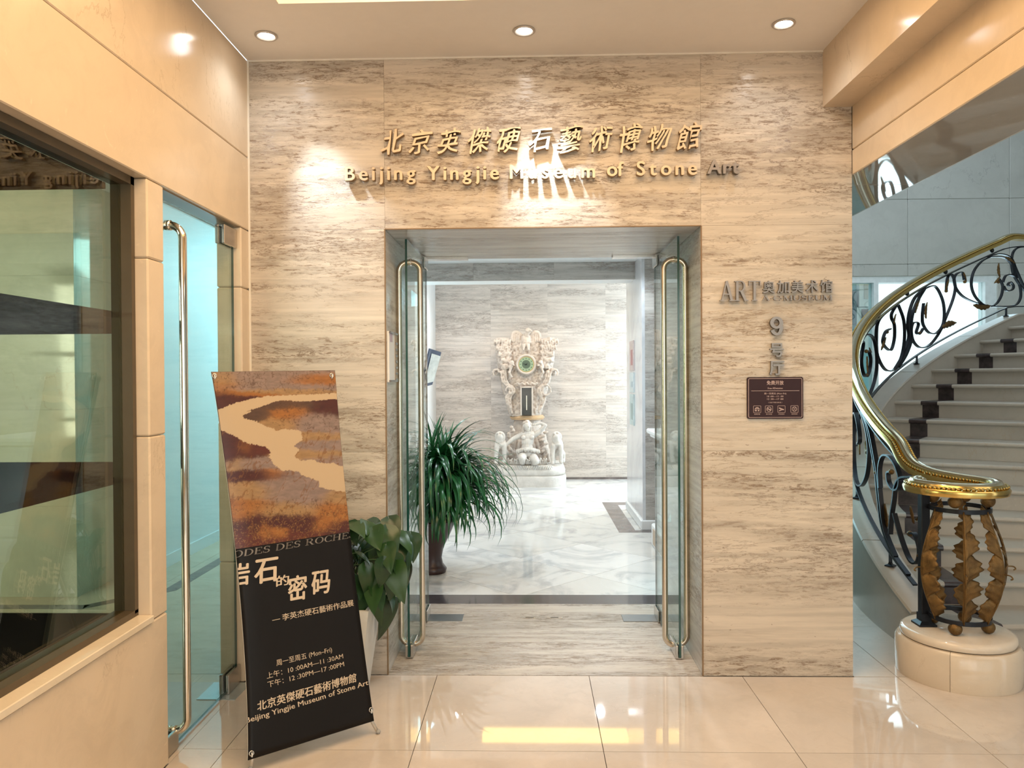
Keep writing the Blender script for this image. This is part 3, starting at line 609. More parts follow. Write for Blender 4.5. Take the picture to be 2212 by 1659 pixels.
for k, (ch, px, py, hh, wd) in enumerate((('北', 848, 306, .122, .108), ('京', 908, 305, .120, .108), ('英', 970, 305, .122, .108), ('傑', 1034, 303, .125, .115), ('硬', 1098, 302, .122, .115), ('石', 1167, 302, .112, .108), ('藝', 1232, 300, .135, .118), ('術', 1297, 299, .125, .112), ('博', 1360, 298, .135, .115), ('物', 1424, 296, .125, .115), ('館', 1488, 294, .130, .118))):
    p_ = at(px, py, 'y', -.04); put(ch, p_.x, p_.z, wd, hh, s1, BRASSL, 'character', bold=.022, shear=.16, rot=random.uniform(-.03, .04))
s2 = empty('english_sign_lettering', (.05, 0, 2.6), 'row of raised metal English letters naming the museum above the entrance', 'lettering')
def word_row(wd, x0, x1, zb, cap, root, mat, name, **kw):
    gl = []
    for ch in wd:
        vs, fs = glyph(ch, kw.get('bold', .042), .5, 4, 0); a, b, c, d = bbox(vs); gl.append((ch, a, b, c, d))
    H = glyph('B', kw.get('bold', .042), .5, 4, 0)[0]; hh = bbox(H)[3]; s = cap / hh
    tot = sum((g[2] - g[1]) for g in gl) * s; gap = (x1 - x0 - tot) / (len(gl) - 1); x = x0
    for ch, a, b, c, d in gl:
        w_ = (b - a) * s; put(ch, x + w_ / 2, zb + (c + d) / 2 * s, None, (d - c) * s, root, mat, name, bold=kw.get('bold', .042), y0=kw.get('y0', -.042), y1=kw.get('y1', -.012)); x += w_ + gap
for wd, a, b, yl in (('Beijing', 745, 898, 389), ('Yingjie', 922, 1078, 388), ('Museum', 1101, 1286, 385), ('of', 1311, 1348, 380), ('Stone', 1375, 1506, 378), ('Art', 1528, 1598, 375)):
    p0, p1 = at(a, yl, 'y', -.042), at(b, yl, 'y', -.042); word_row(wd, p0.x, p1.x, (p0.z + p1.z) / 2 + .001, .071, s2, BRONZE if wd == 'Art' else BRASSL, 'letter')
def serif_row(txt, x0, x1, zb, hh, root, mat, name, y0, y1, squeeze=1.):
    advs = [SER[c][1] for c in txt]; tot = sum(advs); sx = (x1 - x0) / tot; x = x0
    for ch, ad in zip(txt, advs):
        vs, fs, _ = serif(ch, .5)
        if vs: MB().add([(x + v[0] * sx, y0 + (.5 - v[2]) * (y1 - y0), zb + v[1] * hh) for v in vs], fs).build(name, mat, root)
        x += ad * sx
s3 = empty('art_sign_lettering', (1.25, 0, 1.94), 'raised grey metal letters and characters of the art museum beside the entrance', 'lettering')
serif_row('ART', .968, 1.176, 1.936, .102, s3, BRONZE, 'large_letter', -.026, -.008)
for k, ch in enumerate('奥加美术馆'):
    p_ = at(1661 + k * 31.0, 620 - k * .5, 'y', -.02); put(ch, p_.x, p_.z, .062, .064, s3, BRONZE, 'character', y0=-.022, y1=-.008, bold=.016)
serif_row('A.C.MUSEUM', 1.182, 1.541, 1.936, .026, s3, BRONZE, 'small_letter', -.020, -.008)
s4 = empty('hall_number_lettering', (1.255, 0, 1.6), 'grey metal nine and two Chinese characters stacked above the brown plaque', 'lettering')
put('9', 1.255, 1.806, .066, .096, s4, BRONZE, 'digit', y0=-.024, y1=-.008, ser=True)
put('号', 1.257, 1.684, .072, .070, s4, BRONZE, 'character', y0=-.022, y1=-.008, bold=.028); put('厅', 1.257, 1.592, .076, .072, s4, BRONZE, 'character', y0=-.022, y1=-.008, bold=.03)

# ------------------------------------------------------------------ plaque
def rrect(x0, x1, z0, z1, r, n=5):
    return [(cx + r * math.cos(math.radians(a0 + 90 * i / n)), cz + r * math.sin(math.radians(a0 + 90 * i / n))) for cx, cz, a0 in ((x1 - r, z1 - r, 0), (x0 + r, z1 - r, 90), (x0 + r, z0 + r, 180), (x1 - r, z0 + r, 270)) for i in range(n + 1)]
def plate(poly, y0, y1):
    n = len(poly); m = MB(); m.add([(x, y0, z) for x, z in poly] + [(x, y1, z) for x, z in poly], [tuple(range(n)), tuple(range(n, 2 * n))[::-1]] + [(i, (i + 1) % n, n + (i + 1) % n, n + i) for i in range(n)]); return m
def frame_plate(m, x0, x1, z0, z1, r, t, y0, y1):
    A, B = rrect(x0, x1, z0, z1, r), rrect(x0 + t, x1 - t, z0 + t, z1 - t, max(r - t, .0005)); n = len(A)
    m.add([(x, y0, z) for x, z in A + B] + [(x, y1, z) for x, z in A + B], [(i, (i + 1) % n, n + (i + 1) % n, n + i) for i in range(n)] + [(2 * n + i, 2 * n + (i + 1) % n, (i + 1) % n, i) for i in range(n)]); return m
PX0, PX1, PZ0, PZ1 = 1.108, 1.393, 1.331, 1.545; pcx = (PX0 + PX1) / 2
pq = empty('plaque', (pcx, 0, PZ0), 'dark brown opening-hours plaque with four small pictograms', 'sign')
plate(rrect(PX0, PX1, PZ0, PZ1, .010), -.012, 0).build('plate', PLAQ, pq)
yF, yB = -.0128, -.0118
frame_plate(MB(), PX0 + .006, PX1 - .006, PZ0 + .006, PZ1 - .006, .007, .0022, yF, yB).box(PX0 + .02, PX1 - .02, yF, yB, 1.4735, 1.4755).build('border_line', PLAQT, pq)
def text_line(root, name, mat, txt, cx, zb, hgt, width, bold=.01, y0=yF, y1=yB):
    vs, fs = glyph(txt, bold, .5, 2); a, b, c, d = bbox(vs); k = glyph('周' if ord(txt[0]) > 255 or '周' in txt else 'H', bold, .5, 2)[0]; hh = bbox(k)[3] - bbox(k)[2]
    s = hgt / hh; sx = width / (b - a)
    return MB().add([(cx + (x - (a + b) / 2) * sx, y0 + (.5 - z) * (y1 - y0), zb + (y - (0 if d - c < 2 * hh else c)) * s) for x, y, z in vs], fs).build(name, mat, root)
text_line(pq, 'heading_text', PLAQT, '免费开放', pcx, 1.507, .021, .086, .02)
text_line(pq, 'subheading_text', PLAQT, 'Free ADmission', pcx, 1.484, .0085, .075)
text_line(pq, 'hours_text', PLAQT, '周一至周五 (Mon–Fri)', pcx, 1.457, .009, .112); text_line(pq, 'hours_text', PLAQT, '10 :00—11 :30', pcx, 1.4425, .0078, .083); text_line(pq, 'hours_text', PLAQT, '12 :30—17 :00', pcx, 1.4285, .0078, .083)
text_line(pq, 'hours_text', PLAQT, '（ 法定节假日休息 ）', pcx, 1.412, .0065, .070, 0)
icx = [at(p_, 875, 'y', -.012).x for p_ in (1635.5, 1661, 1688, 1716)]
for k, ix in enumerate(icx):
    m = MB(); zc = 1.3805; frame_plate(m, ix - .0195, ix + .0195, zc - .0185, zc + .0185, .004, .0016, yF, yB)
    def disc(m, x, z, r, r2=0, n=20, a0=0, a1=360):
        A = [(x + r * math.cos(math.radians(a0 + (a1 - a0) * i / n)), z + r * math.sin(math.radians(a0 + (a1 - a0) * i / n))) for i in range(n + 1)]; B = [(x + r2 * math.cos(math.radians(a0 + (a1 - a0) * i / n)), z + r2 * math.sin(math.radians(a0 + (a1 - a0) * i / n))) for i in range(n + 1)]
        m.add([(a, yF, b) for a, b in A + B], [(i, i + 1, n + 2 + i, n + 1 + i) for i in range(n)])
    def quad(m, *q): m.add([(ix + a, yF, zc + b) for a, b in q], [tuple(range(len(q)))])
    if k == 0: disc(m, ix, zc - .002, .0125, .0085, 14, 0, 180); disc(m, ix, zc - .002, .0062, .0035, 10, 0, 180); quad(m, (-.012, -.010), (-.002, -.010), (-.002, -.004), (-.012, -.004)); quad(m, (.002, -.010), (.012, -.010), (.010, -.004), (.004, -.004))
    elif k == 1: disc(m, ix, zc, .0125, .0102); quad(m, (-.009, .0055), (-.007, .0085), (.009, -.0055), (.007, -.0085)); quad(m, (-.009, -.003), (.009, -.001), (.009, .002), (-.009, 0))
    elif k == 2: quad(m, (-.012, .009), (.013, -.001), (.011, -.006), (-.013, .003)); quad(m, (-.013, -.011), (-.004, -.008), (-.002, -.004), (-.006, -.002), (-.013, -.008)); quad(m, (.0, .003), (.004, -.006), (-.002, -.007))
    else: disc(m, ix, zc, .0125, .0102); quad(m, (-.007, .007), (-.004, .007), (.007, -.006), (.004, -.007)); quad(m, (.007, .007), (.004, .007), (-.007, -.006), (-.004, -.007)); quad(m, (-.002, .004), (.002, .004), (.0035, -.003), (-.0035, -.003))
    m.build('pictogram', PLAQT, pq)
    text_line(pq, 'caption_text', PLAQT, ('免费参观', '禁止吸烟', '内有监控', '禁带宠物')[k], ix, 1.3525, .0055, .030, 0)

# ------------------------------------------------------------------ notice on the passage wall
nt_ = empty('notice_board', (X1, .1, 1.52), 'narrow white printed notice with painted text reflections, mounted just inside the entrance passage', 'sign')
MB().box(X1, X1 + .012, .03, .19, 1.53, 1.80, .002).build('board', WHITE, nt_); MB().box(X1, X1 + .014, .19, .26, 1.53, 1.80, .002).build('side_strip', simple('notice_beige', (.45, .36, .27), .5), nt_)
MB().box(X1 + .012, X1 + .0135, .05, .12, 1.745, 1.79).build('emblem', simple('lilac_print', (.5, .42, .52), .5), nt_)
for k in range(7): MB().box(X1 + .014, X1 + .0165, .192, .262, 1.735 - k * .033, 1.748 - k * .033).build('text_reflection', DGREY, nt_)  # painted reflections of the text lines, as dark bars on the wall
MB().box(X1 + .012, X1 + .018, .03, .262, 1.79, 1.80).box(X1 + .012, X1 + .018, .03, .262, 1.53, 1.542).build('clamp_rail', DGREY, nt_)

# ------------------------------------------------------------------ printed banner on its stand
B0 = Vector((-1.119, -1.0, .058)); BU = Vector((-.691, -.67, .065)) - B0; BV = Vector((-1.322, -.83, 1.582)) - B0
BW, BH = BU.length, BV.length; Bu, Bv = BU.normalized(), BV.normalized(); Bn = Bu.cross(Bv).normalized()
if Bn.y > 0: Bn = -Bn                       # towards the viewer
Bv = Bn.cross(Bu).normalized() if Bn.cross(Bu).z > 0 else -Bn.cross(Bu).normalized(); BH = BV.dot(Bv); BSK = BV.dot(Bu) / BH
def bdev(a, b):                              # sag of the sheet: pulled back between its corners, left edge curled away
    v = max(0, min(1, b / BH)); u = max(0, min(1, a / BW)); s = 4 * v * (1 - v)
    return -.006 * s - .020 * s * max(0, (.2 - u) / .2) ** 2
def bpt(a, b, off=0.):
    return B0 + Bu * (a + BSK * b) + Bv * b + Bn * (bdev(a, b) + off)
def bab(px, py):                             # pixel of the photo -> coordinates on the sheet
    d = CF + CR * ((px - 1106) / F_PX) - CU * ((py - 829.5) / F_PX); t = (B0 - CO).dot(Bn) / d.dot(Bn); q = CO + d * t - B0
    b = q.dot(Bv); return q.dot(Bu) - BSK * b, b
def edges(b):                                # the sheet is waisted between its hooks
    v = b / BH; s = 4 * v * (1 - v); return .040 * s ** .8 * (1 - .3 * v), BW - .012 * s
bn = empty('banner_stand', (B0 + BU * .5) * 1.0, 'tall black exhibition banner with a red and cream river picture on a folding stand', 'banner')
bn.location.z = 0
def bgrid(b0f, b1f, nx, ny, off, a_in=0.):
    m = MB()
    for j in range(ny + 1):
        for i in range(nx + 1):
            u = i / nx; v = j / ny; bb = b0f(u) + (b1f(u) - b0f(u)) * v; e0, e1 = edges(bb); a = e0 + a_in + (e1 - e0 - 2 * a_in) * u; m.v.append(tuple(bpt(a, bb, off)))
    for j in range(ny):
        for i in range(nx): k = j * (nx + 1) + i; m.f.append((k, k + 1, k + nx + 2, k + nx + 1))
    return m
sheet = bgrid(lambda u: 0., lambda u: BH, 24, 60, 0.)
so = sheet.build('sheet', BLACKP, bn, True); so.modifiers.new('t', 'SOLIDIFY').thickness = .0008
bgrid(lambda u: 0., lambda u: BH, 24, 60, -.003, -.0008).build('sheet_back', simple('sheet_white', (.72, .68, .58), .5), bn, True)
bL, bR = bab(513, 1186)[1], bab(757, 1148)[1]
NX, NY = 200, 280
pm = bgrid(lambda u: bL + (bR - bL) * u, lambda u: BH - .001, NX, NY, .0016, .0012)
# picture: painted per vertex, in the pixel frame of the printed picture
def px6(x, y): return bab(440 + x / 3.77, 780 + y / 3.77)
RIV = [(100, 408), (160, 378), (230, 350), (380, 305), (520, 285), (700, 275), (900, 268), (1110, 259), (1112, 303), (950, 318), (800, 330), (650, 318), (560, 335), (480, 370), (400, 395), (350, 405), (395, 412), (322, 440), (330, 468), (420, 488), (470, 512), (510, 530), (560, 545), (600, 570), (640, 558), (700, 555), (760, 556), (800, 572), (806, 640), (775, 665), (735, 692), (785, 715), (740, 775), (800, 812), (880, 798), (930, 820), (980, 832), (1060, 830), (1100, 852), (1160, 860), (1160, 1064), (1060, 1055), (990, 1040), (940, 1022), (945, 975), (900, 965), (860, 945), (800, 930), (780, 905), (700, 890), (640, 892), (600, 862), (570, 840), (550, 800), (530, 780), (548, 742), (510, 700), (480, 690), (420, 682), (360, 670), (300, 640), (250, 610), (190, 580), (130, 560)]
def vnoise(x, y, seed=0, oct=5, gain=.55):
    t = np.zeros_like(x); am = 1.; tot = 0
    for k in range(oct):
        r = np.random.RandomState(seed * 17 + k).rand(64, 64); xi = np.floor(x).astype(int); yi = np.floor(y).astype(int); fx = x - xi; fy = y - yi
        fx = fx * fx * (3 - 2 * fx); fy = fy * fy * (3 - 2 * fy); g = lambda a, b: r[a % 64, b % 64]
        t += am * ((g(xi, yi) * (1 - fx) + g(xi + 1, yi) * fx) * (1 - fy) + (g(xi, yi + 1) * (1 - fx) + g(xi + 1, yi + 1) * fx) * fy); tot += am; am *= gain; x = x * 2.03 + 11.3; y = y * 2.03 + 5.7
    return t / tot
V = np.array(pm.v)
# vertex -> crop-frame pixel by projecting the print's own corners (bilinear in sheet coordinates)
rel = V - np.array(B0); bb_ = rel @ np.array(Bv); aa_ = rel @ np.array(Bu) - BSK * bb_
src = [(57, 88), (1057, 88), (290, 1515), (1185, 1385), (120, 400), (1100, 430), (160, 600), (1130, 860), (230, 970), (1150, 1060), (600, 700), (650, 300), (700, 1200), (350, 450), (900, 900)]
AB = np.array([px6(*s_) for s_ in src]); SX = np.array(src, float)
basis = lambda a, b: np.stack([np.ones_like(a), a, b, a * b, a * a, b * b], 1)
cf = np.linalg.lstsq(basis(AB[:, 0], AB[:, 1]), SX, rcond=None)[0]
XY = basis(aa_, bb_) @ cf; x, y = XY[:, 0], XY[:, 1]
wx = x + 26 * (vnoise(x / 60, y / 60, 3) - .5) * 2 + 7 * (vnoise(x / 9, y / 9, 4, 2) - .5) * 2; wy = y + 20 * (vnoise(x / 55, y / 55, 5) - .5) * 2 + 9 * (vnoise(x / 8, y / 8, 6, 2) - .5) * 2
mauve, tan, orange, maroon, darkr, brown, cream = [np.array(c) for c in ((.30, .215, .185), (.40, .24, .105), (.38, .145, .028), (.075, .012, .008), (.12, .022, .010), (.10, .05, .03), (.66, .50, .32))]
blobs = [  # x, y, rx, ry, colour, weight
 (550, 130, 380, 60, mauve, 1.2), (150, 150, 110, 60, tan, 1), (930, 150, 200, 30, orange, 2.2), (600, 210, 500, 30, mauve, 1.), (700, 245, 300, 18, tan, 1.4), (150, 200, 130, 50, orange, .8), (350, 270, 200, 16, orange, 1.3),
 (230, 320, 170, 36, maroon, 3), (100, 340, 100, 60, maroon, 3),
 (420, 430, 100, 40, brown, 2), (600, 360, 200, 30, brown, 2), (700, 430, 150, 70, orange, 1.2), (850, 350, 120, 40, brown, 1.6), (1010, 370, 110, 55, maroon, 4), (620, 510, 140, 40, tan, 1.4), (920, 500, 150, 60, mauve, 2.6), (1060, 540, 90, 50, mauve, 2), (900, 610, 200, 28, tan, 2), (930, 690, 200, 35, mauve, 1.6), (900, 760, 220, 35, tan, 1.4), (1000, 800, 150, 30, mauve, 1.2),
 (250, 700, 160, 70, maroon, 3), (430, 720, 110, 35, darkr, 2), (330, 700, 60, 50, orange, 1.6), (200, 770, 60, 40, maroon, 3), (400, 840, 220, 34, mauve, 1.6), (260, 840, 70, 40, tan, 1.5), (370, 940, 220, 30, maroon, 3.2), (560, 930, 80, 40, orange, 1.4),
 (420, 1060, 180, 60, tan, 1.3), (640, 1030, 160, 100, mauve, 1.8), (860, 1080, 140, 90, mauve, 1.8), (1080, 1110, 110, 50, tan, 1.5), (400, 1180, 160, 50, orange, 1.2), (700, 1200, 260, 50, tan, 1.3), (1050, 1210, 130, 60, orange, 1.8),
 (400, 1330, 90, 60, maroon, 2.6), (620, 1310, 70, 45, maroon, 2.2), (830, 1330, 90, 60, maroon, 2.6), (480, 1390, 40, 50, orange, 2.), (620, 1400, 60, 40, orange, 2.4), (980, 1340, 110, 40, orange, 1.8), (350, 1470, 120, 60, darkr, 3), (760, 1450, 160, 45, darkr, 2.6), (1100, 1370, 110, 40, maroon, 3), (330, 1260, 60, 50, orange, 1.3)]
num = np.zeros((len(x), 3)); den = np.zeros(len(x)) + 1e-6
for bx_, by_, rx_, ry_, c_, w_ in blobs:
    g = w_ * np.exp(-((wx - bx_) / rx_) ** 2 - ((wy - by_) / ry_) ** 2) ** 1.0; g = g ** 1.6; num += g[:, None] * c_; den += g
C_ = num / den[:, None]
C_ *= (.72 + .6 * vnoise(x / 40, y / 14, 8))[:, None]
vein = np.abs(vnoise((x + .45 * y) / 95, (y * .35 - x * .1) / 95, 9, 4) - .5); m_ = (y > 560) & (vein < .016); C_[m_] = C_[m_] * .4 + orange * .35
v2_ = np.abs(vnoise((x - .2 * y) / 45, y / 60, 12, 4) - .5); m_ = ((y > 1120) | (y < 260) | ((x > 560) & (y > 340) & (y < 560))) & (v2_ < .02); C_[m_] = C_[m_] * .45 + orange * .12
lt = (np.abs(vnoise(x / 30, y / 30, 14, 4) - .5) < .018) & (y > 1180); C_[lt] = C_[lt] * .5 + np.array((.5, .27, .08)) * .5
inside = np.zeros(len(x), bool); rx2 = x + 10 * (vnoise(x / 14, y / 14, 21, 3) - .5) * 2; ry2 = y + 10 * (vnoise(x / 14, y / 14, 22, 3) - .5) * 2
for (xa, ya), (xb_, yb_) in zip(RIV, RIV[1:] + RIV[:1]):
    c1 = (ya > ry2) != (yb_ > ry2)
    with np.errstate(divide='ignore', invalid='ignore'): xi_ = (xb_ - xa) * (ry2 - ya) / (yb_ - ya + 1e-9) + xa
    inside ^= c1 & (rx2 < xi_)
C_[inside] = cream; C_ = C_ * .72
me = pm.mesh('printed_picture', BLACKP, True)
ca = me.color_attributes.new('print', 'FLOAT_COLOR', 'POINT'); ca.data.foreach_set('color', np.concatenate([np.clip(C_, 0, 1), np.ones((len(x), 1))], 1).astype(np.float32).ravel())
PRM, nt, b = newmat('printed_picture'); an = N(nt, 'ShaderNodeAttribute', attribute_name='print'); nt.links.new(an.outputs['Color'], b.inputs['Base Color']); b.inputs['Roughness'].default_value = .36
me.materials.clear(); me.materials.append(PRM); link('printed_picture', me, bn)
def btext(name, txt, p0, p1, hgt, mat, bold=.01, slant=0., ser=False, vcen=False):
    (a0, b0), (a1, b1) = bab(*p0), bab(*p1); L = math.hypot(a1 - a0, b1 - b0); ex, ey = (a1 - a0) / L, (b1 - b0) / L
    if ser:
        tot = sum(SER[c][1] for c in txt); xx = 0; sx = L / tot
        for ch in txt:
            v_, f_, ad = serif(ch, .0); out = []
            for q in v_:
                u, v = (xx + q[0]) * sx + q[1] * hgt * slant, q[1] * hgt; a, b2 = a0 + u * ex - v * ey, b0 + u * ey + v * ex; e0, e1 = edges(b2); out.append(tuple(bpt(max(e0 + .001, min(e1 - .001, a)), b2, .0022 + q[2])))
            if out: MB().add(out, f_).build(name, mat, bn)
            xx += ad
        return
    else:
        vs, fs = glyph(txt, bold, 0., 2); A, Bx, c, d = bbox(vs); k = '周' if ord(max(txt)) > 0x3000 else 'H'; q = glyph(k, bold, 0., 2)[0]; s = hgt / (bbox(q)[3] - bbox(q)[2])
    sx = L / (Bx - A); out = []
    y0_ = (bbox(glyph('周' if k == '周' else 'H', bold, 0., 2)[0])[2])
    for x_, y_, z_ in vs:
        u, v = (x_ - A) * sx + (y_ - y0_) * s * slant, (y_ - y0_) * s; a, b2 = a0 + u * ex - v * ey, b0 + u * ey + v * ex
        e0, e1 = edges(max(0, min(BH, b2))); a = max(e0 + .001, min(e1 - .001, a)); out.append(tuple(bpt(a, b2, .0022 + z_)))
    return MB().add(out, fs).build(name, mat, bn)
def bchar(name, ch, x0, y0, x1, y1, mat, bold=.03, slant=.12):
    """one large character fitted to the pixel box (left, top, right, bottom)"""
    a0, b0 = bab(x0, y1 + .0); a1, _ = bab(x1, y1 - (x1 - x0) * .2); _, b1 = bab(x0, y0 + (x1 - x0) * .1)
    ex, ey = Bu_ex
    vs, fs = glyph(ch, bold, 0., 3); A, Bx, c, d = bbox(vs); out = []
    for x_, y_, z_ in vs:
        u = (x_ - A) / (Bx - A) * (a1 - a0) + (y_ - c) / (d - c) * (b1 - b0) * slant; v = (y_ - c) / (d - c) * (b1 - b0); a = a0 + u; b2 = b0 + v
        e0, e1 = edges(b2); a = max(e0 + .001, min(e1 - .001, a)); out.append(tuple(bpt(a, b2, .0022 + z_)))
    return MB().add(out, fs).build(name, mat, bn)
Bu_ex = (1, 0)
btext('title_letter', 'ODES DES ROCHES', (503, 1206), (769, 1160), .026, INKG, slant=.25, ser=True)
for ch, x0, y0, x1, y1 in (('岩', 497, 1216, 540, 1270), ('石', 549, 1205, 601, 1264), ('的', 597, 1242, 625, 1268), ('密', 622, 1242, 664, 1302), ('码', 673, 1232, 714, 1288)): bchar('title_character', ch, x0, y0, x1, y1, CREAMP, .045 if ch != '的' else .03)
btext('subtitle_text', '— 李英杰硬石藝術作品展', (589, 1346), (765, 1309), .0265, CREAMP, .012)
btext('hours_text', '周一至周五 (Mon–Fri)', (598, 1439), (718, 1409), .0235, CREAMP, .006); btext('hours_text', '上午：10 :00AM—11 :30AM', (577, 1467), (742, 1423), .0235, CREAMP, .006); btext('hours_text', '下午：12 :30PM—17 :00PM', (579, 1486), (744, 1440), .0235, CREAMP, .006)
btext('museum_name_text', '北京英傑硬石藝術博物館', (556, 1537), (770, 1473), .036, CREAMP, .03, .1)
btext('museum_name_text', 'Beijing Yingjie Museum of Stone Art', (532, 1563), (796, 1479), .0205, CREAMP, .02)
for (px, py) in ((463, 812), (716, 811), (543, 1627), (801, 1533)):
    a, b2 = bab(px, py); c = bpt(a, b2, .003)
    ring = [c + (Bu * math.cos(t) + Bv * math.sin(t)) * .0085 for t in [2 * PI * i / 16 for i in range(16)]]
    g_ = MB().tube(ring, .0028, 6, closed=True).build('grommet', CHROME, bn, True)
    MB().tube([c + Bn * .006 + Bv * .004, c + Bn * .006 - Bv * .012, c - Bn * .014 - Bv * .014], .0025, 6).build('hook', WHITE, g_, True)
ALU = simple('pole_aluminium', (.62, .60, .56), .3, .8)
cA, cB = bpt(0.01, BH - .01, -.016), bpt(BW - .01, BH - .01, -.016); f0, f1 = at(541, 1664, 'z', .004), at(817, 1583, 'z', .004)
mh = bpt(BW * .5, BH * .45, -.075)
MB().tube(smooth_path([f1, mh, cA], 8), .0075, 8).build('pole', ALU, bn, True); MB().tube(smooth_path([f0, mh - Bn * .016, cB], 8), .0075, 8).build('pole', ALU, bn, True)
mid = mh - Vector((0, 0, .1)) - Bn * .01; back = Vector((mid.x - .02, mid.y + .30, .006)); back.x = max(back.x, -1.30)
MB().tube([mid + Vector((0, 0, .1)), back], .0075, 8).build('rear_leg', ALU, bn, True)
MB().ball(mid + Vector((0, 0, .1)), .02, .02, .03).build('hub', simple('hub_plastic', (.05, .05, .05), .5), bn, True)
for f in (f0, f1, back): MB().ball((f.x, f.y, .010), .011, .011, .010, 10, 6).build('rubber_foot', simple('foot_grey', (.35, .34, .32), .6), bn, True)

# ------------------------------------------------------------------ broad-leaved plant in a white planter
pp = empty('potted_plant', (-.935, -.20, 0), 'broad-leaved green houseplant in a tapered white planter half hidden by the banner', 'plant')
pc = (-.945, -.235)
def frustum(cx, cy, h0, h1, z0, z1, t):
    m = MB(); q = lambda h, z: [(cx + a * h, cy + b_ * h, z) for a, b_ in ((-1, -1), (1, -1), (1, 1), (-1, 1))]
    return m.add(q(h0, z0) + q(h1, z1) + q(h1 - t, z1) + q(h1 - t - .01, z1 - .05), [(3, 2, 1, 0)] + [(i, (i + 1) % 4, 4 + (i + 1) % 4, 4 + i) for i in range(4)] + [(4 + i, 4 + (i + 1) % 4, 8 + (i + 1) % 4, 8 + i) for i in range(4)] + [(8 + i, 8 + (i + 1) % 4, 12 + (i + 1) % 4, 12 + i) for i in range(4)])
frustum(pc[0], pc[1], .115, .175, 0, .46, .018).build('planter', POTW, pp)
MB().box(pc[0] - .155, pc[0] + .155, pc[1] - .155, pc[1] + .155, .405, .42).build('soil', SOIL, pp)
def heart_leaf(L, W, fold=.25, droop=.35):
    m = MB(); n = 10; k = 3
    for i in range(n + 1):
        t = i / n; w_ = W * (math.sin(PI * min(1, t ** .62)) ** .75) * (1 - .25 * t) if 0 < t < 1 else .0015
        z = -droop * L * t * t
        for j in range(-k, k + 1):
            s_ = j / k; m.v.append((L * t - .10 * L * abs(s_) ** 2 * (1 - t) * 1.5, w_ * s_, z + fold * w_ * abs(s_) + .012 * L * math.sin(t * 9) * abs(s_)))
    c = 2 * k + 1
    for i in range(n):
        for j in range(2 * k): a = i * c + j; m.f.append((a, a + 1, a + c + 1, a + c))
    return m.mesh('leaf', POTH, True)
LM = [heart_leaf(.13 + .02 * i, .056 + .006 * (i % 3), .15 + .1 * (i % 2), .2 + .15 * i) for i in range(4)]
rl = random.Random(11)
def leaf_at(tip_base, az, el, scale, roll=0.):
    me = rl.choice(LM); o = bpy.data.objects.new('leaf', me); COL.objects.link(o); o.parent = pp; o.matrix_parent_inverse = parent_inv(pp)
    o.location = tip_base; o.rotation_euler = Matrix.Rotation(az, 3, 'Z').to_quaternion().to_matrix().to_euler(); R = Matrix.Rotation(az, 4, 'Z') @ Matrix.Rotation(-el, 4, 'Y') @ Matrix.Rotation(roll, 4, 'X')
    o.rotation_euler = R.to_euler(); o.scale = (scale,) * 3; return o
pts = [(770, 1135, -.34), (795, 1140, -.30), (830, 1150, -.26), (850, 1143, -.24), (812, 1165, -.36), (860, 1185, -.22), (845, 1170, -.33), (885, 1180, -.12), (895, 1178, -.06), (880, 1205, -.10), (790, 1205, -.40), (815, 1215, -.30), (845, 1215, -.28), (870, 1245, -.20), (860, 1225, -.36), (795, 1250, -.42), (812, 1265, -.38), (828, 1240, -.42), (848, 1268, -.32), (780, 1275, -.40), (805, 1290, -.42), (822, 1292, -.38), (850, 1300, -.22), (790, 1315, -.36), (840, 1330, -.20), (770, 1180, -.28), (780, 1225, -.30), (760, 1150, -.30), (755, 1190, -.24), (765, 1250, -.30), (745, 1220, -.26), (775, 1320, -.30), (748, 1165, -.20), (835, 1195, -.40), (865, 1270, -.26), (890, 1245, -.12), (800, 1180, -.22), (756, 1290, -.28), (735, 1260, -.24), (740, 1320, -.30), (738, 1190, -.30), (820, 1140, -.20), (872, 1160, -.20), (855, 1250, -.40), (815, 1310, -.30), (800, 1230, -.20)]
for (px, py, yy) in pts:
    c = at(px, py, 'y', yy); base = Vector((pc[0], pc[1], .47)); dr = Vector((c.x - base.x, c.y - base.y, 0)); az = math.atan2(dr.y, dr.x) + rl.uniform(-.5, .5)
    if yy > -.25 and c.x < X1: az = rl.uniform(-1.4, -.3)
    hgt = (c.z - .45) / .45; el = (.0 if hgt > .85 else (-.45 if hgt > .5 else -1.05)) + rl.uniform(-.3, .3)
    if hgt < .85 and px > 780: az = .45 * az + .55 * rl.uniform(-2.3, -.5)
    sc_ = rl.uniform(.72, 1.05); dv = Vector((math.cos(az) * math.cos(el), math.sin(az) * math.cos(el), math.sin(el))); root = c - dv * .075 * sc_
    root.y = min(root.y, -.03 if root.x < X1 else .2)
    leaf_at(root, az, el, sc_, rl.uniform(-.5, .5))
    s0 = Vector((pc[0] + rl.uniform(-.05, .05), pc[1] + rl.uniform(-.05, .05), .41)); m_ = (s0 + root) / 2 + Vector((0, 0, .10))
    MB().tube(smooth_path([s0, m_, root], 4), .003, 5).build('stem', STEMG, pp, True)

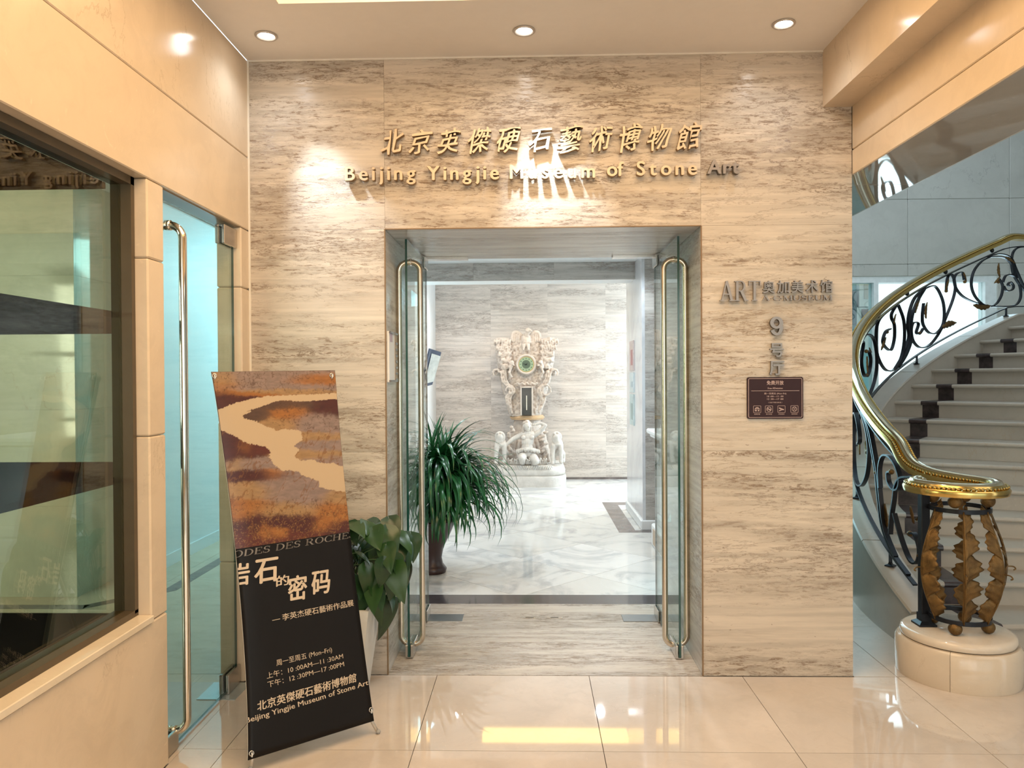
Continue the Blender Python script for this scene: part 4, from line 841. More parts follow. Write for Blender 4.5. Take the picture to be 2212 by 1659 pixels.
# ------------------------------------------------------------------ palm-like plant in the hall
gp = empty('potted_plant', (-.80, 2.06, 0), 'large grassy plant with long arching strap leaves in a dark pot inside the hall', 'plant')
gx, gy = -.80, 2.08
MB().lathe([(0, 0), (.105, 0), (.115, .03), (.10, .05), (.085, .07), (.075, .12), (.09, .20), (.14, .30), (.185, .40), (.20, .415), (.20, .43), (.185, .43), (.17, .39), (0, .38)], gx, gy, 0, 28).build('pot', POTB, gp, True)
MB().lathe([(0, .385), (.168, .39)], gx, gy, 0, 20).build('soil', SOIL, gp)
def blade(L, e, curl, w_):
    m = MB(); n = 12; x = z = 0; a = e; st = L / n
    for i in range(n + 1):
        t = i / n; ww = 1.7 * w_ * (min(1, t * 5 + .35)) * (1 - t ** 3.0) + .0006
        nx, nz = -math.sin(a), math.cos(a)
        for s_, f_ in ((-1, .35), (0, 0), (1, .35)): m.v.append((x + nx * f_ * ww, s_ * ww, z + nz * f_ * ww))
        a -= curl * (st / L) * (.4 + 1.5 * t); x += math.cos(a) * st; z += math.sin(a) * st
    for i in range(n):
        for j in (0, 1): k = i * 3 + j; m.f.append((k, k + 1, k + 4, k + 3))
    return m.mesh('leaf', BLADE, True)
GB = [blade(L, e, c, w_) for L, e, c, w_ in ((.80, 1.35, 1.2, .010), (.78, 1.45, .5, .009), (.85, 1.15, 2.3, .011), (.92, 1.05, 2.7, .010), (.80, .9, 2.5, .011), (.98, .95, 2.9, .009), (.86, .7, 2.3, .010), (1.0, .75, 2.6, .011), (.70, .4, 2.0, .010), (.72, 1.25, 1.7, .010))]
rg = random.Random(4)
for i in range(298):
    az = rg.uniform(-PI, PI); k = rg.randrange(10)
    if rg.random() < .4: az = rg.uniform(-1.7, .9)
    o = bpy.data.objects.new('leaf', GB[k]); COL.objects.link(o); o.parent = gp; o.matrix_parent_inverse = parent_inv(gp)
    hh = rg.uniform(.05, .42) if k not in (8,) else rg.uniform(.1, .4)
    s = rg.uniform(.62, .98) if k != 1 else rg.uniform(.5, .75)
    if -2.4 < az < -1.0: s *= .88
    if abs(az) > 2.0: s = min(s, .62)
    o.location = (gx + rg.uniform(-.06, .17), gy + rg.uniform(-.06, .06), .40 + hh); o.rotation_euler = (rg.uniform(-.12, .12), rg.uniform(-.15, .15), az); o.scale = (s, 1, s)
fm_ = MB()
for i in range(420):                                   # the countless inner blades
    src_ = GB[rg.randrange(10)]; az = rg.uniform(-PI, PI); s = rg.uniform(.4, .86) * (.7 if abs(az) > 2 else 1)
    R_ = Matrix.Translation((gx + rg.uniform(-.05, .17), gy + rg.uniform(-.06, .06), .40 + rg.uniform(.02, .40))) @ Matrix.Rotation(az, 4, 'Z') @ Matrix.Diagonal((s, .8, s, 1))
    fm_.add([tuple(R_ @ v.co) for v in src_.vertices], [tuple(p_.vertices) for p_ in src_.polygons])
tag(fm_.build('inner_foliage', leafmat('inner_blade_green', (.008, .07, .018), (.02, .13, .035), .3, .3), gp, True), kind='stuff')
MB().tube([(gx, gy, .38), (gx + .02, gy, .86)], .03, 8).tube([(gx + .04, gy, .38), (gx + .09, gy - .02, .8)], .022, 8).build('stem', STEMG, gp, True)

# ------------------------------------------------------------------ curved staircase
SX_, SY_, RS, T1, DT, HR = 5.8941, .5295, 3.6213, -.0344, .104, .1464
def th(n): return T1 + (n - 1) * DT
def cyl(n, r, z): t = th(n); return Vector((SX_ - r * math.cos(t), SY_ + r * math.sin(t), z))
stc = empty('staircase', (2.9, 1.5, 0), 'curved cream stone staircase with a dark granite inlay on each step', 'staircase')
RI = 1.25
def wedge(n0, n1, r0, r1, z0, z1, k=4, m=None):
    m = m or MB(); vs = []
    for i in range(k + 1):
        n = n0 + (n1 - n0) * i / k
        for r, z in ((r0, z0), (r1, z0), (r1, z1), (r0, z1)): vs.append(tuple(cyl(n, r, z)))
    fs = [(0, 1, 2, 3), tuple(range(4 * k, 4 * k + 4))[::-1]] + [(i * 4 + j, i * 4 + (j + 1) % 4, (i + 1) * 4 + (j + 1) % 4, (i + 1) * 4 + j) for i in range(k) for j in range(4)]
    return m.add(vs, fs)
NOSE = .085
for n in range(1, 15):
    top = n * HR; last = n == 14
    m = wedge(n, n + 1.0 if not last else n + 6.5, RI, RS, 0 if n < 3 else top - 2 * HR, top - .035, 4 if not last else 10)
    m = wedge(n - NOSE, n + 1.0 if not last else n + 6.5, RI, RS, top - .035, top, 4 if not last else 10, m)
    # rounded nosing
    a, b = cyl(n - NOSE, RI, top - .0175), cyl(n - NOSE, RS, top - .0175); m.tube([a, b], .0175, 10)
    so_ = m.build('step', STAIRST, stc)
    w0 = RS - .36 - .0; 
    i_ = wedge(n - .004, n + .3, w0, w0 + .135, (n - 1) * HR, top - .034, 2); i_ = wedge(n - NOSE - .005, n + .93, w0, w0 + .135, top - .03, top + .0015, 4, i_); i_.tube([cyl(n - NOSE, w0, top - .0175), cyl(n - NOSE, w0 + .135, top - .0175)], .0193, 10)
    if n == 14: i_ = MB().tube([cyl(n - NOSE, w0, top - .0175), cyl(n - NOSE, w0 + .135, top - .0175)], .0193, 10); i_ = wedge(n - .004, n + .1, w0, w0 + .135, (n - 1) * HR, top - .034, 2, i_)
    i_.build('inlay', DSTRIP if n > 99 else simple('inlay_granite_%d' % n, (.045, .032, .032), .3, 0, .1, 60, var=.7), so_)
def ztop(n): return HR * min(n, 14.25) + .105
m = MB(); k = 60; n0, n1 = .85, 20.
for i in range(k + 1):
    n = n0 + (n1 - n0) * i / k; z = ztop(n)
    for r, zz in ((RS, 0), (RS + .15, 0), (RS + .15, z - .025), (RS, z - .025)): m.v.append(tuple(cyl(n, r, zz)))
m.f = [(0, 1, 2, 3), tuple(range(4 * k, 4 * k + 4))[::-1]] + [(i * 4 + j, i * 4 + (j + 1) % 4, (i + 1) * 4 + (j + 1) % 4, (i + 1) * 4 + j) for i in range(k) for j in range(4)]
auto(m.build('stringer', STAIRST, stc), 30)
cuts = [.85, 2.6, 5.1, 7.6, 10.1, 12.6, 15.2, 20]
for a, b in zip(cuts[:-1], cuts[1:]):
    path = [cyl(n, RS + .075, ztop(n) - .0125) for n in np.linspace(a + .01, b - .01, 14)]
    auto(MB().sweep(path, [(-.085, -.012), (.085, -.012), (.092, 0), (.085, .0125), (-.085, .0125), (-.092, 0)]).build('coping_slab', STAIRST, stc), 50)

# newel base: round two-tier stone plinth
nbx, nby = 2.20, .045
nw = empty('newel_plinth', (nbx, nby, 0), 'round two-tier polished stone plinth under the railing end', 'plinth')
seg = [(a, a + 90) for a in (-125, -35, 55, 145)]
for a, b in seg:
    m = MB(); pr = [(.05, 0), (.285, 0), (.288, .01), (.288, .175), (.275, .190), (.05, .19)]
    m.lathe(pr + [pr[0]], nbx, nby, 0, 16, a0=math.radians(a) + .003, a1=math.radians(b) - .003); auto(m.build('plinth_block', crema('plinth_stone_%d' % a, base=(.62, .53, .42), rough=.12), nw), 45)
auto(MB().lathe([(0, .19), (.245, .19), (.262, .196), (.268, .212), (.262, .230), (.245, .238), (0, .238)], nbx, nby, 0, 56).build('cap_disc', crema('plinth_cap', base=(.66, .58, .48), rough=.06), nw), 50)

# railing
ra = empty('stair_railing', (nbx, nby, .238), 'wrought iron scroll railing with brass handrail and gilded leaf newel cage', 'railing')
RR = RS + .0875
def zr(n): return HR * min(n, 14.2)
def rp(n, w_, dr=0.): return cyl(n, RR + dr, zr(n) + w_)
HS = 1.32
HRP = [(-.036, -.022), (.036, -.022), (.040, -.004), (.036, .004), (.022, .010), (.018, .020), (-.018, .020), (-.022, .010), (-.036, .004), (-.040, -.004)]; HRP = [(a * HS, b * HS) for a, b in HRP]
TOPC = simple('pale_brass_top', (.66, .60, .42), .12, .9)  # paler and smoother than the brass of the handrail sides
HW = .915
ring_pts = [(2.187, .50, HR * .75 + HW + .02), (2.215, .36, 1.000), (2.30, .22, .982), (2.368, .10, .978), (2.372, .0, .977), (2.325, -.10, .977), (2.23, -.155, .977), (2.12, -.145, .977), (2.03, -.08, .977), (1.99, .01, .977), (2.0, .09, .979), (2.045, .12, .983)]
rail_path = smooth_path(list(reversed([tuple(rp(n, HW)) for n in np.arange(1.6, 19, .45)])) + ring_pts, 4)
hro = auto(MB().sweep(rail_path, HRP).build('handrail', GOLD, ra), 40)
auto(MB().sweep([p_ + Vector((0, 0, .0)) for p_ in rail_path], [(-.024, .024), (.024, .024), (.015, .038), (-.015, .038)]).build('handrail_top', TOPC, hro), 60)
for sd in (-1, 1):      # rope beading along both shoulders
    P = [Vector(p_) for p_ in rail_path]; m = MB(); acc = 0
    for i in range(1, len(P)):
        t = (P[i] - P[i - 1]); L = t.length; t.normalize(); s_ = t.cross(Vector((0, 0, 1))).normalized(); u = s_.cross(t)
        x = -acc
        while x < L:
            if x >= 0:
                c = P[i - 1] + t * x + s_ * .038 * sd + u * .014; dd = (t + s_ * .6 * sd).normalized(); m.tube([c - dd * .012, c, c + dd * .012], .008, 6, rs=[.003, .008, .003])
            x += .018
        acc = (L - (x - .014)) if False else (L + acc) % .018
    m.build('rope_beading', GOLDD, hro, True)
MB().ball((2.05, .12, .995), .034, .034, .02).build('handrail_scroll_end', TOPC, hro, True)
def bar(pts, wide=.024, thick=.009, name='scroll_bar', n=5, mat=IRON, closed=False, loft=None):
    path = smooth_path([rp(a, b) for a, b in pts], n, closed); P = path; m = MB()
    # flat bar: wide across the railing plane
    k = len(P); vs = []
    for i, p_ in enumerate(P):
        t = (P[(i + 1) % k] - P[i - 1]) if closed else (P[min(i + 1, k - 1)] - P[max(i - 1, 0)])
        t.normalize(); cdir = Vector((SX_ - p_.x, SY_ - p_.y, 0)).normalized(); s_ = t.cross(cdir).normalized()
        for a, b in ((-wide / 2, -thick / 2), (wide / 2, -thick / 2), (wide / 2, thick / 2), (-wide / 2, thick / 2)): vs.append(p_ + cdir * a + s_ * b)
    fs = [(i * 4 + j, i * 4 + (j + 1) % 4, ((i + 1) % k) * 4 + (j + 1) % 4, ((i + 1) % k) * 4 + j) for i in range(k if closed else k - 1) for j in range(4)]
    if not closed: fs += [(0, 1, 2, 3), tuple(range(4 * k - 4, 4 * k))]
    return auto(m.add(vs, fs).build(name, mat, ra), 35)
bar([(n, .82) for n in np.arange(1.0, 19, .5)], .03, .010, 'top_bar', 2); bar([(n, .19) for n in np.arange(1.1, 19, .5)], .026, .010, 'bottom_bar', 2)
SCR = dict(
 A=[(9.72, .80), (9.1, .82), (8.5, .80), (8.34, .67), (8.45, .49), (8.96, .29), (9.52, .22), (9.87, .29), (10.02, .44), (9.98, .62), (9.72, .79)],
 A2=[(9.59, .81), (9.34, .77), (9.33, .72), (9.48, .64), (9.48, .515), (9.29, .43), (8.96, .50), (8.79, .58), (8.96, .643), (9.25, .634)],
 B=[(10.96, .80), (11.42, .771), (11.72, .615), (11.82, .465), (11.76, .338), (11.5, .292), (11.18, .336), (10.92, .451), (10.88, .546), (10.94, .661)],
 S=[(10.99, .807), (10.53, .766), (10.28, .668), (10.19, .549), (10.23, .413), (9.91, .285), (9.52, .22)],
 S2=[(10.99, .80), (10.66, .72), (10.42, .62), (10.34, .50), (10.36, .38), (10.1, .27), (9.7, .21)],
 C=[(10.92, .416), (10.75, .385), (10.60, .42), (10.70, .49), (10.45, .532), (10.36, .465), (10.45, .357), (10.71, .26), (10.99, .22), (11.31, .22), (11.65, .289), (11.87, .387), (12.15, .531), (12.26, .645), (12.21, .742), (12.32, .783), (12.53, .765), (12.6, .683)],
 V=[(12.21, .742), (12.28, .642), (12.53, .526), (12.9, .421), (13.31, .328), (13.52, .289)],
 D=[(13.52, .80), (13.22, .79), (12.95, .724), (12.86, .603), (12.99, .465), (13.31, .328), (13.67, .277), (13.88, .33), (13.95, .436), (13.83, .529)],
 D2=[(13.46, .81), (13.83, .79), (14.21, .70), (14.41, .562), (14.7, .36), (15.1, .22)], D3=[(13.52, .80), (13.98, .733), (14.26, .62), (14.41, .486)],
 N=[(12.21, .742), (12.12, .80), (11.98, .80), (11.92, .74), (11.90, .67)],
 E=[(13.95, .473), (14.06, .534), (14.3, .51), (14.49, .417), (14.53, .298), (14.41, .215), (14.13, .20), (13.59, .275)],
 E2=[(13.98, .433), (14.08, .371), (14.26, .366), (14.3, .407), (14.2, .445), (14.12, .43), (14.17, .405)],
 F=[(7.0, .80), (7.5, .81), (8.05, .72), (8.30, .604), (8.40, .427), (8.21, .294), (7.74, .222), (7.2, .20), (6.8, .26), (6.6, .42), (6.65, .62), (6.85, .76)],
 G=[(7.07, .80), (7.3, .76), (7.10, .637), (7.30, .50), (7.6, .43), (7.85, .45), (7.94, .53), (7.80, .62), (7.57, .655)])
for k_, p_ in SCR.items(): bar(p_, .028, .011 if k_ not in ('S', 'S2') else .016)
for s0 in (14.6,):
    for k_ in ('A', 'A2', 'B', 'S'): bar([(a + 5.9, b) for a, b in SCR[k_]], .028, .011)
# lower run, mirrored members of the same pattern
LOW = [[(5.6, .80), (5.1, .76), (4.85, .62), (4.9, .45), (5.2, .30), (5.7, .215), (6.1, .26), (6.3, .42), (6.2, .62), (5.9, .76)],
 [(4.6, .81), (4.01, .78), (3.31, .79), (2.98, .72), (2.9, .607), (3.03, .448), (3.4, .30), (3.9, .215), (4.3, .26), (4.45, .42), (4.4, .58), (4.1, .68), (3.75, .66), (3.6, .58), (3.75, .52)],
 [(3.4, .81), (3.02, .786), (2.72, .683), (2.50, .56), (2.38, .421), (2.2, .28), (1.8, .21), (1.3, .20)], [(3.2, .81), (2.86, .786), (2.60, .683), (2.40, .56), (2.28, .421), (2.1, .28), (1.7, .21)],
 [(2.31, .50), (2.34, .62), (2.2, .72), (1.95, .77), (1.7, .765), (1.55, .71), (1.60, .64), (1.78, .60), (1.95, .61), (1.98, .66), (1.86, .69)],
 [(1.9, .30), (1.85, .42), (1.76, .54), (1.70, .63), (1.55, .71), (1.3, .77), (1.12, .80)], [(1.75, .46), (1.5, .36), (1.25, .30), (1.05, .33), (.98, .42), (1.1, .48), (1.25, .45)],
 [(6.3, .81), (6.5, .72), (6.5, .5), (6.4, .3), (6.2, .2)], [(5.0, .81), (4.75, .7), (4.65, .5), (4.75, .3), (5.0, .2)]]
for p_ in LOW: bar(p_, .028, .011)
def ornament(n, w_, ang, L, mat=LEAFG, name='leaf_ornament'):
    """small curled sheet-metal leaf lying in the railing plane"""
    c = rp(n, w_); tdir = (rp(n + .05, w_) - rp(n - .05, w_)).normalized(); up = Vector((0, 0, 1)); rad = Vector((SX_ - c.x, SY_ - c.y, 0)).normalized()
    d1 = (tdir * math.cos(ang) + up * math.sin(ang)).normalized(); d2 = d1.cross(rad).normalized(); m = MB(); k = 14
    for i in range(k + 1):
        t = i / k; ww = L * .17 * math.sin(PI * min(1, t * .93 + .05)) ** .7 * (.65 + .35 * abs(math.sin(t * 14))); cu = .25 * L * t * t
        for s_ in (-1, -.5, 0, .5, 1): m.v.append(tuple(c + d1 * (L * t) + d2 * (ww * s_ + cu) + rad * (.010 * (1 - s_ * s_) + .008)))
    for i in range(k):
        for j in range(4): a = i * 5 + j; m.f.append((a, a + 1, a + 6, a + 5))
    o = m.build(name, mat, ra, True); o.modifiers.new('t', 'SOLIDIFY').thickness = .003; return o
def orn_ball(n, w_, r=.017, mat=LEAFG): return MB().ball(rp(n, w_), r).build('ball_ornament', mat, ra, True)
for n, w_, a, L in ((12.53, .77, -1.0, .10), (11.95, .775, -1.7, .12), (13.83, .55, 1.9, .14), (13.83, .55, -2.3, .10), (14.0, .73, -.5, .14), (13.5, .29, 3.0, .22), (11.70, .315, .15, .22), (11.0, .50, 1.7, .16), (8.9, .60, -2.2, .16), (9.4, .66, 1.4, .10), (10.5, .62, 1.2, .16), (7.5, .62, -1.2, .14), (7.9, .60, 2.6, .08), (3.8, .60, -1.3, .16), (3.3, .62, -2.0, .16), (5.2, .45, 1.2, .16), (2.1, .30, 1.5, .14), (1.15, .55, 2.6, .12), (1.2, .52, 1.4, .10)):
    ornament(n, w_, a, L)
for n, w_ in ((12.62, .66), (11.90, .66), (13.80, .50), (10.75, .39), (9.05, .63), (7.6, .44), (7.57, .655), (2.5, .56), (3.0, .60), (1.86, .69), (1.25, .45), (4.5, .5)): orn_ball(n, w_)
for n in np.arange(1.55, 18, 1.72): MB().ball(rp(n, .858), .021, .021, .025).build('spacer_ball', LEAFG if n < 4 else IRON, ra, True)
for n in (1.9, 3.9, 6.0, 7.9, 10.62, 14.06, 17.4):
    c = rp(n, ztop(n) - zr(n)); d_ = rp(n, .19)
    m = MB().tube([c, (c.x, c.y, d_.z)], .011, 4); m.lathe([(0, .03), (.010, .028), (.016, .012), (.036, .006), (.038, 0), (0, 0)], c.x, c.y, c.z, 4); m.build('foot', IRON, ra)
# newel cage
ccx, ccy = 2.205, .03
pst = at(1996, 1349, 'z', .238); MB().box(pst.x - .022, pst.x + .022, pst.y - .022, pst.y + .022, .238, .96, .003).build('newel_post', IRON, ra)
MB().add([(pst.x + a * h_, pst.y + b * h_, z) for h_, z in ((.045, .238), (.045, .248), (.026, .262), (.026, .30)) for a, b in ((-1, -1), (1, -1), (1, 1), (-1, 1))], [(i * 4 + j, i * 4 + (j + 1) % 4, (i + 1) * 4 + (j + 1) % 4, (i + 1) * 4 + j) for i in range(3) for j in range(4)] + [(3, 2, 1, 0), (12, 13, 14, 15)]).build('post_shoe', IRON, ra)
for z, r in ((.305, .140), (.865, .140)):
    auto(MB().sweep([(ccx + r * math.cos(2 * PI * i / 40), ccy + r * math.sin(2 * PI * i / 40), z) for i in range(40)], [(-.005, -.011), (.005, -.011), (.005, .011), (-.005, .011)], closed=True).build('cage_ring', IRON, ra), 40)
for a in (-128, -35, 50, 140):
    x, y = ccx + .125 * math.cos(math.radians(a)), ccy + .125 * math.sin(math.radians(a))
    MB().ball((x, y, .2715), .033).build('foot_ball', LEAFG, ra, True); MB().ball((x, y, .912), .034).build('cap_ball', LEAFG, ra, True)
def acanthus(phi, side, wmax=.060, z0=.30, z1=.865, bulge=.085):
    """long jagged leaf: midrib bows outward from ring to ring, blade turned to one side"""
    m = MB(); k = 72; cols = 9
    cr, sr = math.cos(phi), math.sin(phi); rad = Vector((cr, sr, 0)); tan = Vector((-sr, cr, 0)) * side
    for i in range(k + 1):
        t = i / k; z = z0 + (z1 - z0) * t; r = .140 + bulge * math.sin(PI * t) ** 1.1 * (1.12 - .35 * t)
        env = math.sin(PI * min(1, .04 + t * .93)) ** .45 * (1.1 - .45 * t)
        lob = abs((t * 5.0) % 1.0); jag = (.45 + .55 * math.sin(PI * min(1, lob * 1.15)) ** .6) * (.90 + .10 * math.sin(t * 110))
        gap = 1 if lob < .93 else .35
        wR = wmax * env * jag * gap * 1.55; wL = wmax * env * .22
        c = Vector((ccx, ccy, z)) + rad * r
        for j in range(cols):
            s_ = j / (cols - 1) * 1.25 - .25; ww = s_ / 1.0 * wR if s_ > 0 else s_ / .25 * wL
            rib = .0022 * math.cos((t * 90 - abs(s_) * 9)) * abs(s_)
            m.v.append(tuple(c + tan * ww + rad * (-.028 * max(0, s_) ** 1.6 + rib + (.006 if abs(s_) < .08 else 0)) + Vector((0, 0, .030 * max(0, s_)))))
    for i in range(k):
        for j in range(cols - 1): a = i * cols + j; m.f.append((a, a + 1, a + cols + 1, a + cols))
    lo = m.build('acanthus_leaf', LEAFG, ra, True); lo.modifiers.new('t', 'SOLIDIFY').thickness = .003
    mid_ = [Vector((ccx, ccy, z0 + (z1 - z0) * t)) + rad * (.142 + bulge * math.sin(PI * t) ** 1.1 * (1.12 - .35 * t)) for t in np.linspace(0, 1, 24)]
    MB().tube(mid_, .0045, 6).build('midrib', LEAFG, lo, True)
    c = mid_[11]; MB().tube(smooth_path([c, c + rad * .03, c + rad * .042 - Vector((0, 0, .012)), c + rad * .032 - Vector((0, 0, .018))], 4), .0035, 6).build('curl', LEAFG, lo, True)
for a, sd in ((-168, 1), (-112, 1), (-62, -1), (-8, -1), (48, 1), (110, -1)): acanthus(math.radians(a), sd)

# ------------------------------------------------------------------ carved clock monument at the far wall
K = 11.0 / F_PX
CX0, CY0 = -.065, 7.12
def wx_(px, y=7.1): return at(px, 850, 'y', y).x
def wz_(py, y=7.1): return at(1140, py, 'y', y).z
ck = empty('clock_monument', (CX0, CY0, 0), 'tall carved stone clock monument with a seated figure, winged top and round green dial', 'sculpture')
def carve(mb, name, mat, voxel=.011, disp=.012, dscale=.09, smooth=1, parent=ck):
    """fuse the rough shapes into one continuous carved surface"""
    me = mb.mesh(name, mat); o = bpy.data.objects.new(name, me); COL.objects.link(o)
    r = o.modifiers.new('r', 'REMESH'); r.mode = 'VOXEL'; r.voxel_size = voxel
    if smooth: s_ = o.modifiers.new('s', 'SMOOTH'); s_.iterations = smooth; s_.factor = .5
    if disp:
        tx = bpy.data.textures.new('carving', 'CLOUDS'); tx.noise_scale = dscale; tx.noise_depth = 3
        d = o.modifiers.new('d', 'DISPLACE'); d.texture = tx; d.strength = disp; d.mid_level = .5
    dg = bpy.context.evaluated_depsgraph_get(); me2 = bpy.data.meshes.new_from_object(o.evaluated_get(dg)); bpy.data.objects.remove(o)
    me2.polygons.foreach_set('use_smooth', [True] * len(me2.polygons)); me2.name = name
    if not me2.materials: me2.materials.append(mat)
    return link(name, me2, parent)
# plinth: a wide rounded block, waisted moulding above
def oblong(hw, y0, y1, r, n=8):
    pts = []
    for cx, cy, a0 in ((hw - r, y1 - .02, 0), (-hw + r, y1 - .02, 90), (-hw + r, y0 + r, 180), (hw - r, y0 + r, 270)):
        for i in range(n + 1):
            a = math.radians(a0 + 90 * i / n); rr = r if a0 >= 180 else .02; pts.append((CX0 + cx + (rr if a0 >= 180 else r) * math.cos(a), cy + rr * math.sin(a)))
    return pts
def ring_stack(levels):
    m = MB(); n = None
    for z, hw, y0 in levels:
        P = oblong(hw, y0, 7.50, .26); n = len(P); m.v += [(x, y, z) for x, y in P]
    L = len(levels); m.f = [(j * n + i, j * n + (i + 1) % n, (j + 1) * n + (i + 1) % n, (j + 1) * n + i) for j in range(L - 1) for i in range(n)] + [tuple(range(n))[::-1], tuple(range((L - 1) * n, L * n))]
    return m
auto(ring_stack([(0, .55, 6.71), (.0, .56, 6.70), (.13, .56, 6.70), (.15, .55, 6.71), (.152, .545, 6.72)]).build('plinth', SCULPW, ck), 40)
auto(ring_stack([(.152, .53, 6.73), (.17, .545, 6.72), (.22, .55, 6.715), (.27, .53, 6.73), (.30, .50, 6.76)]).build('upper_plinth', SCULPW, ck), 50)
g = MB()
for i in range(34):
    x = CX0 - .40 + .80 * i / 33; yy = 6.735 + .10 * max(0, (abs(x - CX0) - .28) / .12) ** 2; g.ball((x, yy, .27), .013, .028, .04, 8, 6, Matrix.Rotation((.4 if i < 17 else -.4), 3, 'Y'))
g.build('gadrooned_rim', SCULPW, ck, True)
# lower body (rock and drapery) behind the figure
m = MB()
for (z0, z1, hw, yc, ry) in ((.30, .62, .35, 7.27, .22), (.55, .80, .30, 7.26, .19), (.72, .94, .225, 7.24, .18)):
    m.lathe([(0, z0), (1, z0), (.95, (z0 + z1) / 2), (.85, z1), (0, z1)], CX0 - .0, yc, 0, 24, hw, ry)
for i in range(9):
    a = -1.3 + 2.6 * i / 8; m.tube([(CX0 + .30 * math.sin(a), 7.10 - .06 * math.cos(a), .31), (CX0 + .27 * math.sin(a) + .02, 7.10, .48), (CX0 + .20 * math.sin(a), 7.10, .70)], .03, 6, rs=[.05, .035, .015])
for i in range(8): m.ball((CX0 + .24 + .03 * math.sin(i * 2.), 6.98 + .02 * i, .36 + .055 * i), .05, .03, .02, 8, 6, Matrix.Rotation(-.8 + .1 * i, 3, 'Y'))
for i in range(10): m.ball((CX0 - .24 + .04 * math.sin(i * 1.7), 7.0, .42 + .045 * i), .035, .03, .03, 8, 6)
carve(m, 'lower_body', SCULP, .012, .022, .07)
m = MB()
for z, hw in ((.945, .235), (.965, .25), (.985, .235)): m.lathe([(0, z - .012), (1, z - .012), (1.04, z), (1, z + .012), (0, z + .012)], CX0, 7.22, 0, 28, hw, .19)
m.build('neck_moulding', simple('ochre_marble', (.62, .42, .24), .45, 0, .3, 40), ck, True)
# upper body: flaring trunk, wings of curled leaves, scrolls
LV = [(900, 1100, 1167), (880, 1094, 1174), (860, 1089, 1179), (840, 1084, 1184), (820, 1080, 1190), (800, 1076, 1194), (780, 1072, 1198), (760, 1070, 1199), (745, 1072, 1196), (732, 1090, 1184)]
m = MB(); n = 28
for py, xa, xb_ in LV:
    a, b = wx_(xa), wx_(xb_); cx, hw = (a + b) / 2, (b - a) / 2; z = wz_(py)
    for i in range(n): t = 2 * PI * i / n; c_, s_ = math.cos(t), math.sin(t); m.v.append((cx + hw * math.copysign(abs(c_) ** .7, c_), 7.25 + .20 * math.copysign(abs(s_) ** .6, s_), z))
L = len(LV); m.f = [(j * n + i, j * n + (i + 1) % n, (j + 1) * n + (i + 1) % n, (j + 1) * n + i) for j in range(L - 1) for i in range(n)] + [tuple(range(n))[::-1], tuple(range((L - 1) * n, L * n))]
rc = random.Random(3)
for sd in (-1, 1):
    cxw = wx_(1137)
    for row in range(5):            # rows of curled leaf tips, widest at the top
        z = wz_(736 + row * 13); x1 = (.43 - .035 * row); 
        m.tube(smooth_path([(cxw + sd * .20, 7.10, z - .06), (cxw + sd * (.20 + x1) / 2, 7.04, z + .015), (cxw + sd * x1, 7.07, z), (cxw + sd * (x1 + .015), 7.09, z - .06)], 4), .035, 8)
        for i in range(7):
            t = i / 6; x = cxw + sd * (.22 + (x1 - .20) * t); m.tube(smooth_path([(x, 7.05, z + .02), (x + sd * .012, 7.02, z - .01), (x + sd * .02, 7.03, z - .055)], 3), .016, 6, rs=None)
    m.ball((wx_(1075 if sd < 0 else 1195), 7.10, wz_(804)), .055, .06, .055, 12, 8); 
    sc_ = [(wx_(1075 if sd < 0 else 1195) + (.02 + .011 * k) * math.cos(k * .8) * -sd, 7.03, wz_(804) + (.02 + .011 * k) * math.sin(k * .8)) for k in range(6)]
    m.tube(smooth_path(sc_, 4), .016, 7)
    # long S vines down the flanks
    for off in (0, .035, -.03):
        m.tube(smooth_path([(wx_(1088 if sd < 0 else 1186) + off * sd, 7.04, wz_(800)), (wx_(1092 if sd < 0 else 1180) + off * sd, 7.02, wz_(825)), (wx_(1108 if sd < 0 else 1166) + off * sd, 7.01, wz_(842)), (wx_(1098 if sd < 0 else 1172) + off * sd, 7.02, wz_(862)), (wx_(1107 if sd < 0 else 1163), 7.03, wz_(892))], 5), .017, 7)
    # small child figures beside the dial
    c = Vector((wx_(1170 if sd > 0 else 1104), 7.0, wz_(790)))
    m.ball(c + Vector((sd * -.02, -.02, .05)), .030); m.ball(c, .032, .03, .06); m.tube([c + Vector((0, 0, -.03)), c + Vector((sd * .02, -.03, -.10)), c + Vector((sd * -.01, 0, -.17))], .02, 7); m.tube([c + Vector((0, 0, .03)), c + Vector((-sd * .06, -.03, .0))], .014, 6)
    for k in range(9): m.ball((wx_((1088 if sd < 0 else 1186) + rc.uniform(-8, 8)), 7.05, wz_(rc.uniform(765, 800))), rc.uniform(.02, .035), .03, rc.uniform(.02, .04), 8, 6)
for cxp, r in ((1178, .075), (1100, .05)):
    m.tube([(wx_(cxp) + r * math.cos(t), 7.0, wz_(843) + r * math.sin(t)) for t in np.linspace(-1.6, 3.4, 14)], .015, 7)
for k in range(14): m.ball((wx_(1137 + (k - 6.5) * 3.4), 7.0, wz_(829) + .012 * math.sin(k * 2.)), .018, .02, .016, 8, 6)
# neck shell behind the bird
m.lathe([(0, 0), (1, 0), (1.25, .10), (1.5, .2), (1.35, .2), (1.1, .10), (0, .08)], wx_(1137), 7.26, wz_(758), 22, .17, .12)
carve(m, 'upper_body', SCULP, .0095, .030, .04)
